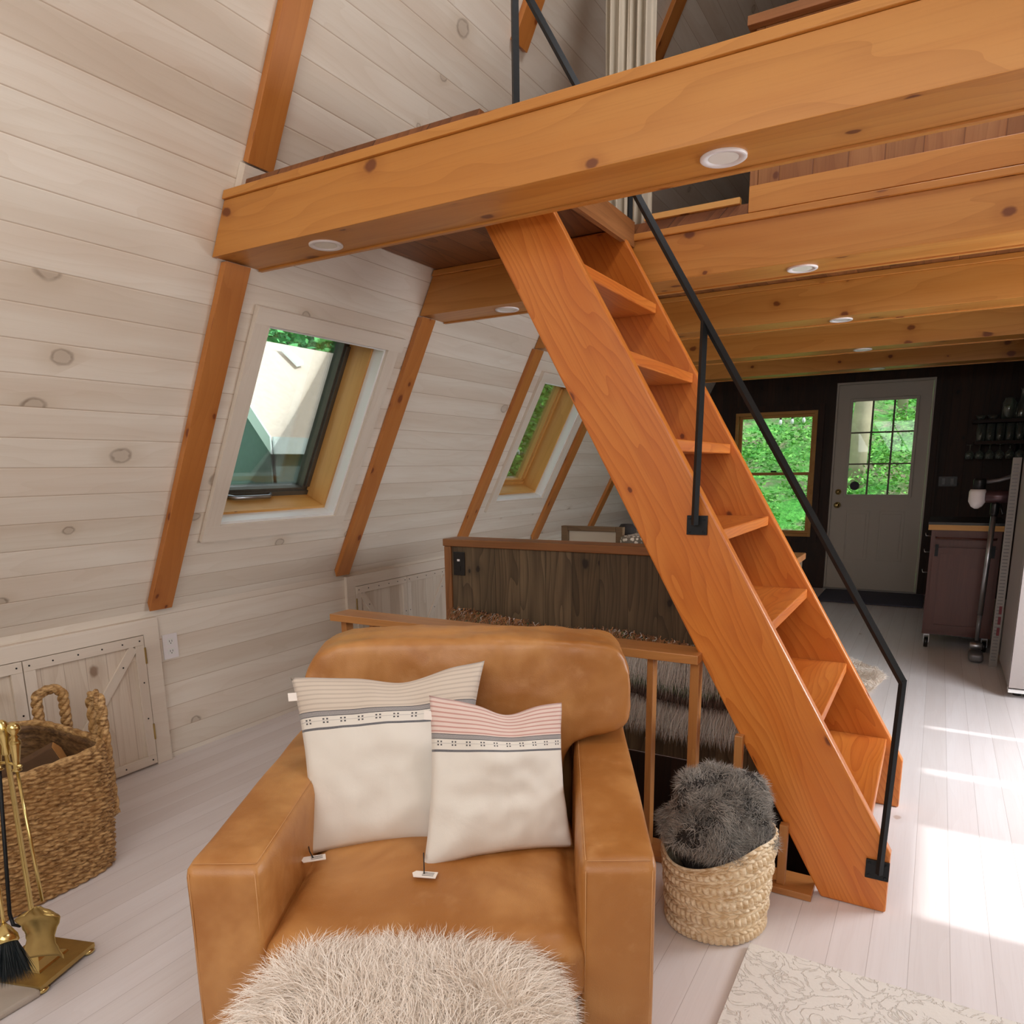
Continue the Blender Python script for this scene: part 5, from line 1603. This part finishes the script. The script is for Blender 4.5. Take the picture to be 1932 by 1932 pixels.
def strip():
    t = thing('slatted_strip', 'tall pale narrow strip with red stickers standing between the cart and the refrigerator', 'strip', (0.39, 5.32, 0))
    M = Matrix.Rotation(math.radians(0.0), 4, 'Z')
    obj('board', B(-0.022, 0.022, -0.008, 0.008, 0.001, 1.28), 'strip_grey', t, bevel=0.002)
    bm = bmesh.new()
    for i in range(58): box(bm, -0.015, 0.012, -0.0092, -0.0082, 0.04 + i * 0.021, 0.046 + i * 0.021)
    obj('slats', bm, 'vac_grey', t)
    for z in (0.20, 0.27, 0.335):
        obj('red_sticker', B(-0.002, 0.013, -0.0108, -0.0094, z, z + 0.05), 'red_sticker', t)
strip()

def vacuum():
    t = thing('stick_vacuum', 'grey cordless stick vacuum cleaner leaning beside the dark red cart', 'vacuum cleaner', (0.30, 5.45, 0))
    obj('wand', tube(bmesh.new(), [(0.0, 0, 0.30), (0.012, 0, 0.925)], 0.016, 16), 'steel', t, smooth=True)
    obj('lower_tube', tube(bmesh.new(), [(-0.002, 0, 0.13), (0, 0, 0.299)], [0.012, 0.014], 12), 'vac_grey', t, smooth=True)
    bm = rbox(0.0, -0.03, 0.035, 0.04, 0.075, 0.028, 8, 0.02)
    hd = obj('floor_head', bm, 'vac_grey', t, smooth=True)
    bm = bmesh.new(); lathe(bm, [(0.02, -0.035), (0.024, -0.03), (0.024, 0.03), (0.02, 0.035)], 18, Matrix.Translation((-0.002, 0.0, 0.095)) @ Matrix.Rotation(PI / 2, 4, 'Y'))
    obj('swivel', bm, 'steel', t, smooth=True)
    bm = bmesh.new(); lathe(bm, [(0.018, 0.9255), (0.024, 0.94), (0.024, 1.0), (0.02, 1.01)], 18, Matrix.Translation((0.013, 0, 0)))
    obj('collar', bm, 'black_plastic', t, smooth=True)
    # motor body runs sideways, bin hangs on its left end
    bm = bmesh.new(); lathe(bm, [(0.03, -0.075), (0.038, -0.07), (0.040, 0.0), (0.036, 0.07), (0.026, 0.08)], 26, Matrix.Translation((0.03, 0, 1.045)) @ Matrix.Rotation(PI / 2, 4, 'Y'))
    obj('motor_body', bm, 'vac_purple', t, smooth=True)
    bm = bmesh.new(); lathe(bm, [(0.010, -0.075), (0.030, -0.062), (0.047, -0.03), (0.047, 0.03), (0.040, 0.045)], 26, Matrix.Translation((-0.085, 0, 1.045)))
    bn = obj('dust_bin', bm, 'white_plastic', t, smooth=True); bn['label'] = 'pale rounded dust bin'
    bm = bmesh.new(); lathe(bm, [(0.034, 0.0), (0.035, 0.055), (0.030, 0.065)], 22, Matrix.Translation((-0.08, 0, 1.0905)))
    obj('cyclone', bm, 'black_plastic', t, smooth=True)
    bm = bmesh.new(); tube(bm, [(-0.045, 0, 1.135), (0.02, 0, 1.145), (0.085, 0, 1.17), (0.10, 0, 1.15), (0.10, 0, 1.05)], [0.012, 0.012, 0.014, 0.015, 0.012], 12)
    obj('handle', bm, 'vac_grey', t, smooth=True)
    obj('battery', rbox(0.10, 0, 1.00, 0.018, 0.02, 0.045, 5, 0.01), 'vac_grey', t, smooth=True)
    obj('trigger_guard', tube(bmesh.new(), [(0.04, 0, 1.0), (0.055, 0, 0.94), (0.085, 0, 0.955)], 0.006, 8), 'black_plastic', t, smooth=True)
vacuum()

# ---------------------------------------------------------------- outside
def ground():
    bm = bmesh.new()
    nx, ny = 60, 50
    P = np.zeros((nx, ny, 3))
    for i in range(nx):
        for j in range(ny):
            x = -26 + 38 * i / (nx - 1); y = 8.6 + 20 * (j / (ny - 1)) ** 1.3
            z = -0.45 + 0.36 * max(0, y - 9.3) + 0.18 * noise.noise(Vector((x * 0.7, y * 0.7, 0))) - 0.0
            P[i, j] = (x, y, z)
    o = obj('hillside', grid_mesh(P), 'hill_ground', smooth=True)
    tag(o, 'green forest hillside rising behind the back door and window', 'hillside', kind='stuff')
    return P
def leaves(name, R, label, mat, size, seed, cat='foliage', updir=0.7):
    rs = np.random.RandomState(seed)
    n = len(R)
    Dn = rs.normal(0, 1, (n, 3)); Dn[:, 2] = np.abs(Dn[:, 2]) * updir
    o = strands(name, R, Dn, size, size * 0.55, mat, None, bendamt=0.35, jitter=0.2, seg=3, seed=seed)
    tag(o, label, cat, kind='stuff')
ground()
def hz(x, y): return -0.45 + 0.36 * np.maximum(0, y - 9.3)
rs = np.random.RandomState(11)
n = 42000
x = rs.uniform(-7.0, 2.5, n); y = 9.6 + 9.5 * rs.rand(n) ** 1.4
clump = np.array([noise.noise(Vector((a * 1.4, b * 1.1, 3.0))) for a, b in zip(x, y)])
keep = clump > -0.12
x, y = x[keep], y[keep]
R = np.stack([x, y, hz(x, y) + rs.uniform(0, 0.32, len(x))], 1)
leaves('fern_undergrowth', R, 'bright green ferns and leafy undergrowth seen through the back window and door', 'leaf', 0.085, 31)
# tree trunk in the door glass
bm = bmesh.new(); tube(bm, [(-1.24, 13.2, 0.6), (-1.14, 13.2, 2.2), (-1.08, 13.2, 4.5), (-1.0, 13.2, 7.5)], [0.19, 0.13, 0.12, 0.10], 16)
tag(obj('tree_trunk', bm, 'bark', smooth=True), 'pale barked tree trunk seen through the left door panes', 'tree')
for (tx_, ty_, r_, lab) in ((-0.75, 16.5, 0.10, 'slimmer tree trunk seen through the middle door panes'), (-5.2, 17.5, 0.16, 'tree trunk far up the hillside left of the window view')):
    z_ = float(hz(tx_, ty_)); bm = bmesh.new(); tube(bm, [(tx_, ty_, z_ - 0.3), (tx_ + 0.05, ty_, z_ + 3), (tx_, ty_, z_ + 7)], [r_, r_ * 0.9, r_ * 0.7], 12)
    tag(obj('tree_trunk', bm, 'bark', smooth=True), lab, 'tree')
# string lights
cb = bmesh.new(); tube(cb, [(-3.2, 9.9, 2.05), (-1.795, 9.9, 1.877), (-1.655, 9.9, 1.882), (-1.52, 9.9, 1.892), (-0.2, 9.9, 2.12)], 0.006, 6)
tag(obj('light_cord', cb, 'cord_black', smooth=True), 'dark cord of the string lights outside the back window', 'cord')
for k, (x, z, lab) in enumerate(((-1.795, 1.875, 'left hanging bulb seen through the top of the back window'), (-1.655, 1.880, 'middle hanging bulb seen through the top of the back window'), (-1.52, 1.890, 'right hanging bulb seen through the top of the back window'))):
    t = thing('string_light', lab, 'light bulb', (x, 9.9, z), group='string light bulbs outside')
    bm = bmesh.new(); lathe(bm, [(0.014, -0.055), (0.015, -0.01), (0.008, 0.0)], 14); obj('socket', bm, 'black_plastic', t, smooth=True)
    bm = bmesh.new(); lathe(bm, [(0.002, -0.125), (0.018, -0.112), (0.022, -0.09), (0.012, -0.056)], 16); obj('glass_bulb', bm, 'bulb', t, smooth=True)

# neighbouring roof seen through the near skylight
nb = thing('neighbour_cabin', 'pale shingled roof with white fascia boards seen through the near skylight', 'building', (-8.6, 7.6, -0.8))
T = Matrix.Translation(-nb.location)
def np_(name, bm, mat):
    bmesh.ops.transform(bm, matrix=T, verts=bm.verts); return obj(name, bm, mat, nb)
bm = bmesh.new()
prism(bm, [(-7.9, 7.2, 1.675), (-9.1, 7.55, 2.695), (-9.86, 7.78, 3.34), (-9.86, 14, 3.34), (-7.9, 14, 1.675)], (-0.05, 0, 0.06)); np_('roof', bm, 'shingle')
bm = bmesh.new(); prism(bm, [(-7.9, 7.19, 1.73), (-9.86, 7.765, 3.40), (-9.86, 7.765, 3.14), (-7.9, 7.19, 1.50)], (0.0, -0.03, 0)); np_('fascia', bm, 'fascia_white')
bm = bmesh.new(); prism(bm, [(-7.895, 7.2, 1.73), (-7.895, 14, 1.73), (-7.895, 14, 1.54), (-7.895, 7.2, 1.50)], (0.03, 0, 0)); np_('fascia', bm, 'fascia_white')
bm = bmesh.new(); prism(bm, [(-8.1, 7.35, -0.8), (-8.1, 14, -0.8), (-8.1, 14, 1.68), (-8.1, 7.35, 1.68)], (-0.1, 0, 0)); np_('wall', bm, 'dark_siding')
bm = bmesh.new(); prism(bm, [(-8.1, 7.33, -0.8), (-9.8, 7.85, -0.8), (-9.8, 7.85, 3.1), (-8.1, 7.33, 1.66)], (0, 0.08, 0)); np_('wall', bm, 'dark_siding')
bm = bmesh.new(); prism(bm, [(-9.623, 9.079, 3.24), (-9.64, 9.245, 3.254), (-9.355, 9.327, 3.012), (-9.279, 9.094, 2.947)], (0.0, 0, 0.05)); np_('ridge_board', bm, 'fascia_white')
gd = bmesh.new(); bmesh.ops.create_grid(gd, x_segments=2, y_segments=2, size=1)
for v in gd.verts: v.co = Vector((-14.5 + v.co.x * 11.5, 2.0 + v.co.y * 8, -0.82))
tag(obj('yard', gd, 'hill_ground'), 'grassy yard outside the left skylights', 'ground', kind='stuff')
# leafy wood behind the roof and beside the far skylight
rs = np.random.RandomState(12); n = 42000
y = rs.uniform(2, 27, n)
R = np.stack([-13.5 + rs.uniform(-1.5, 1.5, n), y, rs.uniform(-0.8, 8.0, n)], 1)
leaves('tree_foliage', R, 'blue green leafy trees beyond the neighbouring roof', 'leaf_cool', 0.22, 33, 'trees')
n = 20000
R = np.stack([rs.uniform(-8.4, -7.2, n), rs.uniform(12.6, 22, n), rs.uniform(-0.8, 6.5, n)], 1)
leaves('shrub_foliage', R, 'bright green leafy trees filling the far skylight', 'leaf', 0.15, 34, 'trees')
bm = B(-15.6, -15.4, -6, 32, -0.8, 12)
o = tag(obj('wood_edge', bm, 'hill_ground'), 'dense green edge of the wood behind the leafy trees', 'trees', kind='stuff')
SC.frame_set(1)
